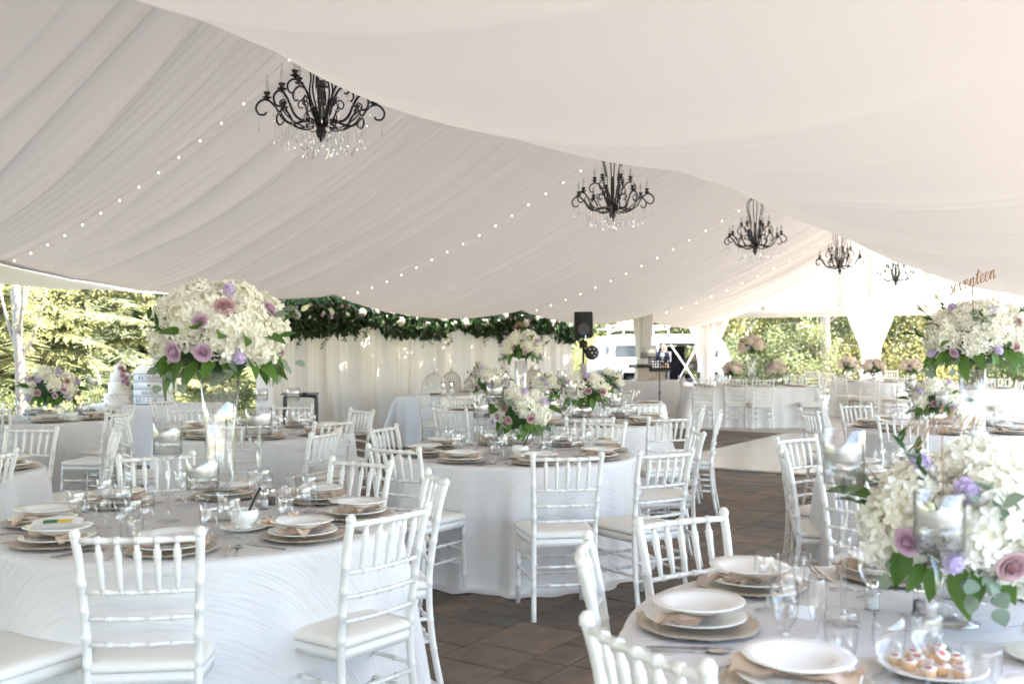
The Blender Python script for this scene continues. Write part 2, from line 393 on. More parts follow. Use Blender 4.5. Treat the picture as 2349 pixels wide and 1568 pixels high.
def liner(side, s0, s1, ns, ntt, ncre, amp, seed):
    rg = np.random.RandomState(seed)
    s = np.linspace(s0, s1, ns); t = np.linspace(0, TH if side < 0 else 6.6, ntt)
    Sg, Tg = np.meshgrid(s, t, indexing='ij')
    Z = left_z(Sg, Tg) if side < 0 else right_z(Sg, Tg)
    D = np.zeros_like(Z)
    for k in range(ncre):
        c = rg.uniform(s0, s1); dr = rg.uniform(-.35, .35); wl = rg.choice([.05, .09, .16, .28, .45]) if side < 0 else rg.choice([.08, .16, .35, .6, .9])
        a = amp*rg.uniform(.3, 1)*(wl/.12)**.75
        sc = c + dr*(Tg/TH)**1.4 + .05*np.sin(Tg*1.3 + c*3)
        x = (Sg - sc)/wl
        env = np.clip(np.sin(np.pi*np.clip((Tg/TH)*rg.uniform(.85, 1.3) + rg.uniform(-.15, .25), 0, 1)), 0, 1)**.6
        sh = np.where(x > 0, np.exp(-x*2.2), np.exp(x*rg.uniform(.7, 1.1)))
        if side > 0: a *= (1.25 if wl > .3 else .3) + .5*min(1, max(0, (c-5.5)/4))
        D -= a*sh*env
    kw = int(1.6/((s1-s0)/ns)); ker = np.hanning(kw); ker /= ker.sum()
    Dp = np.pad(D, ((kw, kw), (0, 0)), mode='edge')
    D = D - np.apply_along_axis(lambda c: np.convolve(c, ker, 'same'), 0, Dp)[kw:-kw]
    # thin wrinkles
    D += amp*(.06 if side < 0 else .03)*np.sin(Sg*55 + 2*np.sin(Tg*.9+Sg)) * (.5+.5*np.sin(Sg*2.3+1))
    lat = RL + side*Tg
    X = Sg*SU + lat*CU; Y = Sg*CU - lat*SU
    V = np.stack([X, Y, Z + D], -1).reshape(-1, 3)
    me = npmesh('ceiling_liner', V, gridfaces(ns, ntt), M_LINER)
    o = put('ceiling_liner', me); tp(o); return o
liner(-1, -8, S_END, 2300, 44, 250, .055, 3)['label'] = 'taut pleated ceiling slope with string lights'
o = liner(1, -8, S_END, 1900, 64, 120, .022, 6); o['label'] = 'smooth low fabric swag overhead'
bk_ = MB(); nb = 12  # unseen ceiling behind the camera, added to cut frontal sky light
for sd in (-1, 1):
    pv = None
    for i in range(nb+1):
        t_ = (TH if sd < 0 else 6.6)*i/nb; z = float(left_z(np.array(-8.), np.array(t_))) if sd < 0 else float(right_z(np.array(-8.), np.array(t_)))
        q = (T(-15, RL+sd*t_, z), T(-7.98, RL+sd*t_, z))
        if pv: bk_.quad(pv[0], q[0], q[1], pv[1])
        pv = q
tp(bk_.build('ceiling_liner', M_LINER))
rw = MB(); rw.quad(T(-13, RL-TH, 0), T(-13, RL+TH, 0), T(-13, RL+TH, 2.6), T(-13, RL-TH, 2.6)); rw.quad(T(-13, RL-TH, 2.6), T(-13, RL+TH, 2.6), T(-13, RL+.2, 4.9), T(-13, RL-.2, 4.9))  # unseen rear screen, added to soften light from behind the camera
tp(rw.build('rear_light_blocker', cloth('rear_blocker_vinyl', (.76, .75, .72), .18)))
# eave valance on the garden side, and an unseen strip added above it to block sun
va = MB(); n = 90; prev = None
for i in range(n+1):
    s = -6 + i*(9.2+6)/n; hi = float(left_z(np.array(s), np.array(TH))) + .20; lo = min(hi-.21, 2.235 + .012*math.sin(s*5.1))
    q = (T(s, RL-TH-.03, lo), T(s, RL-TH+.01, hi))
    if prev: va.quad(prev[0], q[0], q[1], prev[1])
    prev = q
tp(va.build('eave_valance', M_VIN))
ov = MB(); ov.quad(T(-14, RL-TH+.28, 2.74), T(S_END, RL-TH+.28, 2.74), T(S_END, RL-TH-1.3, 2.52), T(-14, RL-TH-1.3, 2.52))  # unseen strip, added to keep sun off the garland and curtain
tp(ov.build('eave_sun_blocker', cloth('sun_blocker_vinyl', (.78, .78, .77), .03)))

# far gable: beam, mullions, clear hazy panes
ga = MB(); 
def gz(t): return ZR - .60*abs(t) + .034*t*t - .02
M_CLEAR = None
def clear_vinyl():
    m = bpy.data.materials.new('clear_vinyl'); m.use_nodes = True; t = m.node_tree; t.nodes.clear()
    out = t.nodes.new('ShaderNodeOutputMaterial'); tr = t.nodes.new('ShaderNodeBsdfTransparent'); tl = t.nodes.new('ShaderNodeBsdfTranslucent')
    tl.inputs[0].default_value = (.85, .86, .84, 1); tr.inputs[0].default_value = (.93, .94, .93, 1)
    g = t.nodes.new('ShaderNodeBsdfGlossy'); g.inputs['Roughness'].default_value = .12
    a = t.nodes.new('ShaderNodeMixShader'); a.inputs[0].default_value = .28
    b = t.nodes.new('ShaderNodeMixShader'); b.inputs[0].default_value = .05
    t.links.new(tr.outputs[0], a.inputs[1]); t.links.new(tl.outputs[0], a.inputs[2]); t.links.new(a.outputs[0], b.inputs[1]); t.links.new(g.outputs[0], b.inputs[2]); t.links.new(b.outputs[0], out.inputs[0])
    return m
M_CLEAR = clear_vinyl()
GB = 2.44
mull = [-6.1, -4.3, -2.15, -1.38, 0, 1.6, 3.4, 6.1]
tp(MB().box((0, 0, GB), (.14, 12.3, .20), RZ).build('gable_beam', M_WHITE, None, T(S_END, RL)))
for i in range(len(mull)-1):
    a, b = mull[i]+.09, mull[i+1]-.09
    za, zb = gz(a)-.18, gz(b)-.18
    if max(za, zb) < GB+.2: continue
    P = [T(S_END, RL+a, GB+.10), T(S_END, RL+b, GB+.10), T(S_END, RL+b, max(zb, GB+.1)), T(S_END, RL+a, max(za, GB+.1))]
    f = MB(); f.quad(*P); tp(f.build('window_pane', M_CLEAR))
for t_ in mull[1:-1]:
    h = gz(t_) - GB - .05
    tp(MB().box((0, 0, GB+.1+h/2), (.10, .17, h), RZ).build('gable_mullion', M_WHITE, None, T(S_END-.005, RL+t_)))
for sd in (-1, 1):         # rafter cloth along the gable slope
    f = MB(); nn = 24; pv = None
    for i in range(nn+1):
        t_ = TH*i/nn; p = (T(S_END-.03, RL+sd*t_, gz(t_)-.20), T(S_END-.03, RL+sd*t_, gz(t_)+.05))
        if pv: f.quad(pv[0], p[0], p[1], pv[1])
        pv = p
    tp(f.build('gable_trim', M_VIN))
# posts with tied leg drapes
def leg_drape(pos, wtop, wwaist, wbot, ztop, zw, seed, name='leg_drape'):
    rg = np.random.RandomState(seed); nz, na = 40, 120
    V = []
    ph = rg.uniform(0, 6.28, 5)
    for i in range(nz):
        z = ztop*(1 - i/(nz-1))
        u = (ztop - z)/(ztop - zw) if z > zw else (zw - z)/max(zw, .01)
        u = max(0, min(1, u)); e = u*u*(3-2*u)
        w_ = wtop + (wwaist-wtop)*e if z > zw else wwaist + (wbot-wwaist)*e
        for k in range(na):
            a = 2*math.pi*k/na
            r = 1 + .16*math.sin(9*a+ph[0]) + .10*math.sin(14*a+ph[1]+z) + .07*math.sin(23*a+ph[2])
            V.append((math.cos(a)*w_*.5*r, math.sin(a)*w_*.34*r, z))
    fq = []
    for i in range(nz-1):
        for k in range(na): fq.append((i*na+k, i*na+(k+1) % na, (i+1)*na+(k+1) % na, (i+1)*na+k))
    o = put(name, npmesh(name, V, fq, M_DRAPE), None, pos, (0, 0, TENT_ROT+math.pi/2)); return tp(o)
def post(pos, h): tp(MB().box((0, 0, h/2), (.12, .12, h), RZ).build('post', M_WHITE, None, pos))
for (s_, l_, wt, zw, sd) in ((22.6, -11.0, .46, 1.05, 1), (S_END-.1, -11.15, 1.05, 1.0, 2)):
    post(T(s_, l_), 2.5); leg_drape(T(s_, l_), wt, .30, .5, 2.48, zw, sd)
post(T(S_END-.02, RL-1.38), 2.44); leg_drape(T(S_END-.1, RL-1.38), 1.0, .42, .5, 2.5, 1.25, 4)
post(T(S_END-.02, RL+2.9), 2.44); leg_drape(T(S_END-.1, RL+2.9), .9, .42, .5, 2.5, 1.2, 5)
post(T(S_END-.02, RL+TH), 2.6); leg_drape(T(S_END-.1, RL+TH), .8, .35, .5, 2.5, 1.2, 6)


# ------------------------------------------------------------------ backdrop curtain on a pole, flower garland
BL = -11.8; BS0, BS1 = 10.7, 20.3
def backdrop():
    rg = np.random.RandomState(4); ns, nz = 1500, 36
    s = np.linspace(BS0, BS1, ns); z = np.linspace(.004, 2.42, nz)
    Sg, Zg = np.meshgrid(s, z, indexing='ij')
    D = np.zeros_like(Sg)
    for k in range(46):
        c = rg.uniform(BS0, BS1); wl = rg.choice([.05, .08, .14, .22]); a = rg.uniform(.3, 1)*.045*(wl/.1)**.6
        sc = c + rg.uniform(-.1, .1)*(2.4-Zg)/2.4
        x = (Sg-sc)/wl; D += a*np.exp(-x*x)*(.55 + .45*(2.4-Zg)/2.4)
    for fr, am in ((1.9, .10), (4.6, .055), (11.3, .018), (23., .006)):
        D += am*np.sin(Sg*fr*2*np.pi/2 + rg.uniform(0, 6) + .4*np.sin(Zg*1.1+Sg))
    D += .10*np.exp(-Zg/.05)*(.6+.4*np.sin(Sg*7))       # puddle on the ground
    lat = BL + D
    V = np.stack([Sg*SU + lat*CU, Sg*CU - lat*SU, Zg], -1).reshape(-1, 3)
    o = put('backdrop_curtain', npmesh('backdrop_curtain', V, gridfaces(ns, nz), cloth('ivory_drape', (.74, .68, .63), .25)))
    c = T((BS0+BS1)/2, BL); o.data.transform(Matrix.Translation(-c)); o.location = c
    tag(o, 'tall ivory curtain backdrop behind the sweetheart table under the greenery', 'curtain')
    MB().tube([(-4.85*SU, -4.85*CU, 2.44), (4.85*SU, 4.85*CU, 2.44)], .022, 10).build('curtain_pole', M_WHITE, o)
    return o
backdrop()
# ------------------------------------------------------------------ flowers and leaves (shared meshes)
def fib(n, i, zmin=-1.0):
    z = 1 - (1-zmin)*(i+.5)/n; r = math.sqrt(max(0, 1-z*z)); a = i*2.39996
    return Vector((r*math.cos(a), r*math.sin(a), z))
def hydrangea(seed, nf=95, mat=None):
    rg = random.Random(seed); mb = MB()
    for i in range(nf):
        d = fib(nf, i, -.55); d = (d + Vector((rg.uniform(-.12, .12), rg.uniform(-.12, .12), rg.uniform(-.12, .12)))).normalized()
        rr = 1 + rg.uniform(-.13, .08); c = Vector((d.x, d.y, d.z*.86))*rr
        d = (d + Vector((rg.uniform(-.5, .5), rg.uniform(-.5, .5), rg.uniform(-.5, .5)))).normalized()
        q = d.to_track_quat('Z', 'Y').to_matrix() @ Matrix.Rotation(rg.uniform(0, 1.57), 3, 'Z')
        sz = rg.uniform(.20, .27)
        for k in range(4):
            M = q @ Matrix.Rotation(k*math.pi/2, 3, 'Z')
            n = len(mb.v); cu = rg.uniform(-.02, .12)
            pts = [(0, 0, 0), (sz*.5, -sz*.42, .02), (sz*1.0, -sz*.30, cu), (sz*1.12, 0, cu-.03), (sz*1.0, sz*.30, cu), (sz*.5, sz*.42, .02), (sz*.55, 0, -.02)]
            mb.v += [tuple(c + M @ Vector(p)) for p in pts]
            mb.f += [(n, n+1, n+6), (n+1, n+2, n+6), (n+2, n+3, n+6), (n+3, n+4, n+6), (n+4, n+5, n+6), (n+5, n, n+6)]
    k = len(mb.f)
    mb.ball((0, 0, 0), .80, 12, (1, 1, .86))
    me = mb.mesh('hydrangea', [mat, M_HYDC], False)
    me.polygons.foreach_set('material_index', [0]*k + [1]*(len(mb.f)-k)); return me
HYD = [hydrangea(s, 95, M_HYD) for s in (1, 2, 3)]
HYDF = [hydrangea(s, 46, M_HYD) for s in (4, 5)]
HYDB = [hydrangea(9, 46, M_HYDB)]
def rose(seed, mat, layers=7):
    rg = random.Random(seed); mb = MB()
    RO = [.05, .11, .19, .28, .39, .50, .60]; HT = [.92, .95, .95, .90, .82, .70, .54]; OP = [.0, .0, .02, .05, .12, .22, .34]
    for L in range(7-layers, 7):
        npet = (2, 3, 3, 4, 5, 5, 6)[L]; ro, h, op = RO[L], HT[L], OP[L]
        for k in range(npet):
            a0 = k*2*math.pi/npet + L*1.1 + rg.uniform(-.2, .2); span = 2*math.pi/npet*(.78 if L > 2 else .95)
            nu, nv = 7, 6; n = len(mb.v); wob = rg.uniform(0, 6)
            for i in range(nu):
                u = i/(nu-1)*2-1
                for j in range(nv):
                    v = j/(nv-1)
                    r = ro*(.30 + .70*math.sin(min(v*1.3, 1)*math.pi/2)) + op*max(0, v-.55)/.45 + .05*u*(1 if k % 2 else -1)*v*ro + .015*math.sin(u*5+wob)*v
                    zz = h*v*(1 - .14*u*u) - op*.45*(max(0, v-.72)/.28)**2
                    mb.v.append((r*math.cos(a0+u*span), r*math.sin(a0+u*span), zz*.85))
            for i in range(nu-1):
                for j in range(nv-1): mb.f.append((n+i*nv+j, n+(i+1)*nv+j, n+(i+1)*nv+j+1, n+i*nv+j+1))
    mb.lathe([(.02, 0), (.25, .03), (.40, .16), (.34, .4), (.05, .6)], 10)
    return mb.mesh('rose', mat)
ROSE = [rose(1, M_ROSE), rose(2, M_ROSE2)]; ROSEW = [rose(3, M_HYD, 4)]
def stock(seed, mat):
    rg = random.Random(seed); mb = MB()
    for i in range(26):
        d = fib(26, i, -.3); c = Vector((d.x*.6, d.y*.6, .3+d.z*.85))*rg.uniform(.8, 1.1)
        q = (d + Vector((rg.uniform(-.5, .5),)*3)).normalized().to_track_quat('Z', 'Y').to_matrix()
        for k in range(5):
            M = q @ Matrix.Rotation(k*1.257+rg.uniform(-.2, .2), 3, 'Z'); n = len(mb.v); sz = rg.uniform(.26, .38)
            pts = [(0, 0, 0), (sz*.6, -sz*.45, .05), (sz*1.1, -sz*.15, .08), (sz*1.1, sz*.2, .02), (sz*.6, sz*.45, .06)]
            mb.v += [tuple(c + M @ Vector(p)) for p in pts]; mb.f += [(n, n+1, n+2, n+3, n+4)]
    mb.tube([(0, 0, -.6), (0, 0, .6)], .07, 6)
    return mb.mesh('stock_flower', mat, False)
STOCK = [stock(1, M_LIL), stock(2, M_LIL)]
def leafmesh(L, W, curl, fold, mat, name='leaf', n=7, tip=1.0):
    mb = MB()
    for i in range(n):
        u = i/(n-1); w = W*(math.sin(math.pi*u**.8))**.8*(1-.15*u*tip) if 0 < u < 1 else .0015
        y = L*u; z = -curl*L*u*u
        mb.v += [(-w, y, z+fold*w), (0, y, z), (w, y, z+fold*w)]
    for i in range(n-1):
        a = i*3; mb.f += [(a, a+1, a+4, a+3), (a+1, a+2, a+5, a+4)]
    return mb.mesh(name, mat)
LEAF = [leafmesh(.11, .031, .25, .25, M_LEAF), leafmesh(.12, .035, .5, .15, M_LEAF), leafmesh(.09, .022, .1, .35, M_LEAF)]
RUSC = [leafmesh(.075, .013, .15, .3, M_LEAFD), leafmesh(.065, .012, .3, .2, M_LEAFD)]
EUC = [leafmesh(.052, .024, .15, .1, M_EUC, n=8, tip=0), leafmesh(.042, .02, .1, .2, M_EUC, n=8, tip=0)]
BUD = MB().lathe([(.002, 0), (.010, .008), (.012, .02), (.008, .034), (.001, .044)], 8).mesh('bud', M_BUD)

def joinparts(items, mats, name, parent):
    """items: (mesh, matrix) joined into one mesh"""
    V, Fs = [], []
    for me, M in items:
        n = len(V)
        V += [tuple(M @ v.co) for v in me.vertices]; Fs += [tuple(i+n for i in p.vertices) for p in me.polygons]
    me = bpy.data.meshes.new(name); me.from_pydata(V, [], Fs); me.materials.append(mats); me.polygons.foreach_set('use_smooth', [True]*len(me.polygons)); me.update()
    return put(name, me, parent)
def quatdir(d, roll=0): return d.to_track_quat('Z', 'Y').to_matrix().to_4x4() @ Matrix.Rotation(roll, 4, 'Z')
def leafdir(d, roll):
    """leaf grows along +Y of the mesh: turn +Y to d"""
    return d.to_track_quat('Y', 'Z').to_matrix().to_4x4() @ Matrix.Rotation(roll, 4, 'Y')
def place(name, me, parent, M):
    o = put(name, me, parent); o.matrix_local = M; return o
def arrangement(label, c, rx, rz, seed, nh=9, hr=.085, nr=5, rr=.036, ns=6, nl=26, ne=8, near=True, low=-.25, blush=False, spray=6):
    """domed arrangement: heads over an ellipsoid, leaves round its skirt"""
    rg = random.Random(seed); root = empty('floral_arrangement', c)
    tag(root, label, 'flowers', 'floral arrangements on the tables')
    heads = HYDB if blush else (HYD if near else HYDF)
    E = lambda d, k=1: Vector((d.x*rx*k, d.y*rx*k, d.z*rz*k))
    used = []
    for i in range(nh):
        d = fib(nh, i, low); d = (Matrix.Rotation(seed*1.3, 3, 'Z') @ d + Vector((rg.uniform(-.12, .12), rg.uniform(-.12, .12), rg.uniform(-.1, .1)))).normalized(); used.append(d)
        s = hr*rg.uniform(.88, 1.15)
        place('hydrangea', rg.choice(heads), root, Matrix.Translation(E(d, rg.uniform(.90, 1.06) - hr*.75/rx)) @ quatdir(d, rg.uniform(0, 6)) @ Matrix.Scale(s, 4))
    def gap(zlo, zhi):
        best = None
        for _ in range(26):
            a = rg.uniform(0, 6.283); z = rg.uniform(zlo, zhi); r = math.sqrt(1-z*z); d = Vector((r*math.cos(a), r*math.sin(a), z))
            m = min((d-u).length for u in used)
            if best is None or m > best[0]: best = (m, d)
        used.append(best[1]); return best[1]
    for i in range(nr):
        d = gap(-.35, .6); s = rr*rg.uniform(.75, 1.2)
        place('rose', rg.choice(ROSE + (ROSEW if i % 4 == 3 else [])), root, Matrix.Translation(E(d, .93)) @ quatdir(d, rg.uniform(0, 6)) @ Matrix.Scale(s, 4))
    for i in range(ns):
        d = gap(-.4, .9)
        place('stock_flower', rg.choice(STOCK), root, Matrix.Translation(E(d, .95)) @ quatdir(d, rg.uniform(0, 6)) @ Matrix.Scale(rr*rg.uniform(.8, 1.05), 4))
    k = rx/.27; its = []
    for i in range(nl):
        a = i*2.39996 + seed; z = rg.uniform(-.62, -.28) if i % 4 else rg.uniform(-.1, .5)
        r = math.sqrt(1-z*z); d = Vector((r*math.cos(a), r*math.sin(a), z))
        g = Vector((d.x, d.y, rg.uniform(-1.5, -.3) if i % 4 else rg.uniform(-.2, .8))).normalized()
        M = Matrix.Translation(E(d, .80 if i % 4 else .95)) @ leafdir(g, rg.uniform(-.8, .8)) @ Matrix.Scale(rg.uniform(.75, 1.2)*k**.5, 4)
        its.append((rg.choice(LEAF), M))
    for i in range(ne):
        a = rg.uniform(0, 6.283); z = rg.uniform(-.7, -.4) if i % 3 else rg.uniform(.2, .7); r = math.sqrt(1-z*z); d = Vector((r*math.cos(a), r*math.sin(a), z))
        g = Vector((d.x, d.y, rg.uniform(-1.6, -.2) if i % 3 else rg.uniform(.2, 1))).normalized()
        for q in range(4):
            M = Matrix.Translation(E(d, .9) + g*.028*q*k + Vector((rg.uniform(-.012, .012),)*3)) @ leafdir((g + Vector((rg.uniform(-.9, .9), rg.uniform(-.9, .9), rg.uniform(-.6, .3)))).normalized(), rg.uniform(-1, 1)) @ Matrix.Scale(rg.uniform(.8, 1.2), 4)
            its.append((rg.choice(EUC), M))
    for i in range(spray):           # upright ruscus sprigs and buds breaking the outline
        a = rg.uniform(0, 6.283); z = rg.uniform(.0, .8); r = math.sqrt(1-z*z); d = Vector((r*math.cos(a), r*math.sin(a), z)); p0 = E(d, .9); g = (d + Vector((0, 0, .35))).normalized()
        st = MB().tube([p0, p0+g*.05*k, p0+g*.12*k], [.002, .0016, .001], 5)
        if near: st.build('sprig', M_STEM, root)
        for q in range(5):
            its.append((RUSC[q % 2], Matrix.Translation(p0+g*(.03+.02*q)*k) @ leafdir((g + Vector((rg.uniform(-1, 1), rg.uniform(-1, 1), rg.uniform(-.3, .6)))).normalized(), rg.uniform(-1, 1)) @ Matrix.Scale(k*.8, 4)))
        if near and i % 2: place('bud', BUD, root, Matrix.Translation(p0+g*.12*k) @ quatdir(g))
    if near:
        for me, M in its: place('leaf', me, root, M)
    else:
        for mt in (M_LEAF, M_EUC, M_LEAFD):
            sub = [x for x in its if x[0].materials[0] == mt]
            if sub: joinparts(sub, mt, 'foliage', root)
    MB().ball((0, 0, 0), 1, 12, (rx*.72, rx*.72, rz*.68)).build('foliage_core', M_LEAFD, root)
    return root

# ------------------------------------------------------------------ glassware
def glassobj(prof, n=20, name='glass', mat=None): return MB().lathe(prof, n).mesh(name, mat or M_GLASS)
FLUTE = glassobj([(.030,.000),(.031,.002),(.010,.006),(.0045,.012),(.004,.055),(.006,.062),(.018,.075),(.0235,.10),(.0245,.13),(.0235,.165),(.0225,.178),(.0217,.178)], name='flute')
WINE = glassobj([(.034,.000),(.035,.002),(.012,.006),(.0048,.012),(.0042,.07),(.007,.078),(.024,.092),(.034,.115),(.036,.135),(.033,.16),(.0305,.172),(.0296,.172)], name='wine_glass')
GOBLET = glassobj([(.034,.000),(.035,.003),(.018,.010),(.011,.018),(.011,.030),(.020,.040),(.031,.06),(.036,.09),(.036,.12),(.0335,.150),(.0327,.150)], name='goblet')
TUMBLER = glassobj([(.001,.003),(.026,.003),(.028,.006),(.033,.03),(.036,.07),(.0355,.095),(.0345,.1),(.0337,.1)], name='tumbler')
CANDJAR = None
def candle_stem(label, pos, H, bw, bh, lit=False, group='tall stemmed candle glasses', near=True, fill=.58):
    """stemmed glass with a cylinder bowl, water and a floating candle; pos = foot on the table"""
    r = bw/2; root = empty('candle_glass', pos); tag(root, label, 'candle holder', group)
    zb = H - bh
    MB().lathe([(.001,.001),(.045,.001),(.046,.003),(.02,.008),(.009,.016),(.0075,.05),(.0085,zb*.6),(.014,zb-.05),(.03,zb-.014)], 22).build('stem', M_GLASS, root)
    MB().lathe([(.03, zb-.014), (r*.9, zb), (r, zb+.006), (r, H-.002), (r-.0012, H), (r-.0024, H-.002), (r-.0026, zb+.008), (.001, zb+.004)], 30).build('bowl', M_GLASS, root)
    zw = zb + .008 + (bh-.01)*fill
    MB().lathe([(.001, zb+.0055), (r-.004, zb+.0085), (r-.004, zw), (.001, zw)], 30).build('water', M_WATER if near else M_GLASSD, root)
    rc = r*.86
    MB().lathe([(.001, zw-.024), (rc*.93, zw-.023), (rc, zw-.015), (rc, zw+.013), (rc*.95, zw+.016), (.001, zw+.013)], 24).build('candle', M_WAX, root)
    MB().tube([(0, 0, zw+.015), (.001, 0, zw+.027)], .0012, 5).build('wick', M_GREYD, root)
    if lit: MB().lathe([(.0005, zw+.024), (.004, zw+.03), (.0035, zw+.038), (.0004, zw+.052)], 8).build('flame', M_FLAME, root)
    return root

# ------------------------------------------------------------------ china, napkins, flatware
def charger_mesh():
    mb = MB(); n = 72; rings = [(.02, .004), (.10, .005), (.112, .008), (.135, .011), (.152, .013), (.166, .015)]
    for (r, z) in rings:
        for k in range(n):
            a = 2*math.pi*k/n; q = (r/.166)**3
            rr = r*(1 + .022*q*(1 if k % 2 else -1) + .02*q*math.sin(a*9) + .012*q*math.sin(a*4+1))
            mb.v.append((rr*math.cos(a), rr*math.sin(a), z + .0022*q*(1 if k % 2 else -1) + .002*q*math.sin(a*7)))
    for i in range(len(rings)-1):
        for k in range(n): mb.f.append((i*n+k, i*n+(k+1) % n, (i+1)*n+(k+1) % n, (i+1)*n+k))
    mb.f.append(tuple(range(n))[::-1])
    m0 = len(mb.v); 
    for (r, z) in ((.166, .0145), (.12, .002), (.02, .001)):
        for k in range(n):
            a = 2*math.pi*k/n; q = (r/.166)**3; rr = r*(1 + .022*q*(1 if k % 2 else -1) + .02*q*math.sin(a*9) + .012*q*math.sin(a*4+1))
            mb.v.append((rr*math.cos(a), rr*math.sin(a), z-.003 + .0022*q*(1 if k % 2 else -1)))
    for i in range(2):
        for k in range(n): mb.f.append((m0+i*n+k, m0+(i+1)*n+k, m0+(i+1)*n+(k+1) % n, m0+i*n+(k+1) % n))
    for k in range(n): mb.f.append((5*n+k, 5*n+(k+1) % n, m0+(k+1) % n, m0+k))
    return mb.mesh('charger', M_CHARG, True)
CHARGER = charger_mesh()
PLATE = MB().lathe([(.001,.002),(.075,.002),(.085,.006),(.105,.009),(.134,.016),(.136,.0185),(.134,.020),(.105,.0125),(.088,.010),(.08,.006),(.001,.005)], 40).mesh('dinner_plate', M_PORC)
BOWL = MB().lathe([(.001,.001),(.05,.001),(.062,.006),(.078,.016),(.086,.021),(.122,.029),(.124,.031),(.122,.033),(.088,.0255),(.078,.020),(.062,.010),(.001,.008)], 40).mesh('soup_plate', M_PORC)
SAUCER = MB().lathe([(.001,.002),(.05,.002),(.06,.005),(.088,.014),(.090,.016),(.087,.0175),(.06,.009),(.001,.006)], 32).mesh('saucer', M_PORC)
def napkin_mesh(seed):
    rg = random.Random(seed); mb = MB(); nx, ny = 26, 12
    L, Wd = .275, .10
    for lay in range(2):
        n = len(mb.v); off = .006*lay
        for i in range(nx):
            u = i/(nx-1)*2-1
            for j in range(ny):
                v = j/(ny-1)*2-1
                x = u*L/2*(1-.03*lay); y = v*Wd/2*(1 + .25*u*u*(1 if lay else .8)) + .012*math.sin(u*4+seed)
                z = .010 + off + .010*math.cos(u*9+seed+v)*abs(u)**1.2 + .010*(1-abs(v))*abs(u)**2 + .006*math.sin(v*6+u*3)*abs(u)
                if abs(u) > .8: z += .007*(abs(u)-.8)/.2*math.cos(v*1.4)
                mb.v.append((x, y, z))
        for i in range(nx-1):
            for j in range(ny-1): mb.f.append((n+i*ny+j, n+(i+1)*ny+j, n+(i+1)*ny+j+1, n+i*ny+j+1))
    return mb.mesh('napkin', M_NAP)
NAPKIN = [napkin_mesh(s) for s in (1, 2, 3)]
def flat(outline, z=.002, th=.0016, bow=.0):
    mb = MB(); n = len(outline)
    for s in (0, 1):
        for (x, y) in outline: mb.v.append((x, y, z + s*th + bow*(y/.1)**2))
    mb.f.append(tuple(range(n))[::-1]); mb.f.append(tuple(range(n, 2*n)))
    for i in range(n): j = (i+1) % n; mb.f.append((i, j, n+j, n+i))
    return mb
KNIFE = flat([(-.006,-.11),(.006,-.11),(.0065,-.06),(.005,-.01),(.009,.0),(.010,.06),(.006,.10),(-.002,.115),(-.006,.09),(-.006,.0),(-.005,-.01),(-.0065,-.06)]).mesh('knife', M_STEEL, False)
def spoon_mesh():
    mb = flat([(-.007,-.10),(.007,-.10),(.0055,-.07),(.003,-.02),(.003,.045),(-.003,.045),(-.003,-.02),(-.0055,-.07)])
    n = len(mb.v); rows = 7; cols = 12
    for i in range(rows):
        q = i/(rows-1)
        for k in range(cols):
            a = 2*math.pi*k/cols; mb.v.append((.0185*q*math.cos(a), .068+.03*q*math.sin(a), .001+.006*q*q))
    for i in range(rows-1):
        for k in range(cols): mb.f.append((n+i*cols+k, n+i*cols+(k+1) % cols, n+(i+1)*cols+(k+1) % cols, n+(i+1)*cols+k))
    return mb.mesh('spoon', M_STEEL)
SPOON = spoon_mesh()
def fork_mesh():
    mb = flat([(-.0075,-.10),(.0075,-.10),(.0055,-.07),(.003,-.02),(.003,.03),(.010,.045),(.011,.06),(-.011,.06),(-.010,.045),(-.003,.03),(-.003,-.02),(-.0055,-.07)])
    for i in range(4):
        x = -.0094 + i*.00627; mb.box((x, .082, .0045), (.003, .048, .0018), Matrix.Rotation(.05, 3, 'X'))
    return mb.mesh('fork', M_STEEL, False)
FORK = fork_mesh()
CARD = MB(); CARD.quad((-.045, 0, 0), (.045, 0, 0), (.045, .018, .045), (-.045, .018, .045)); CARD.quad((.045, .036, 0), (-.045, .036, 0), (-.045, .018, .045), (.045, .018, .045))
CARD = CARD.mesh('place_card', pr('card_paper', (.82, .81, .80), .7), False)

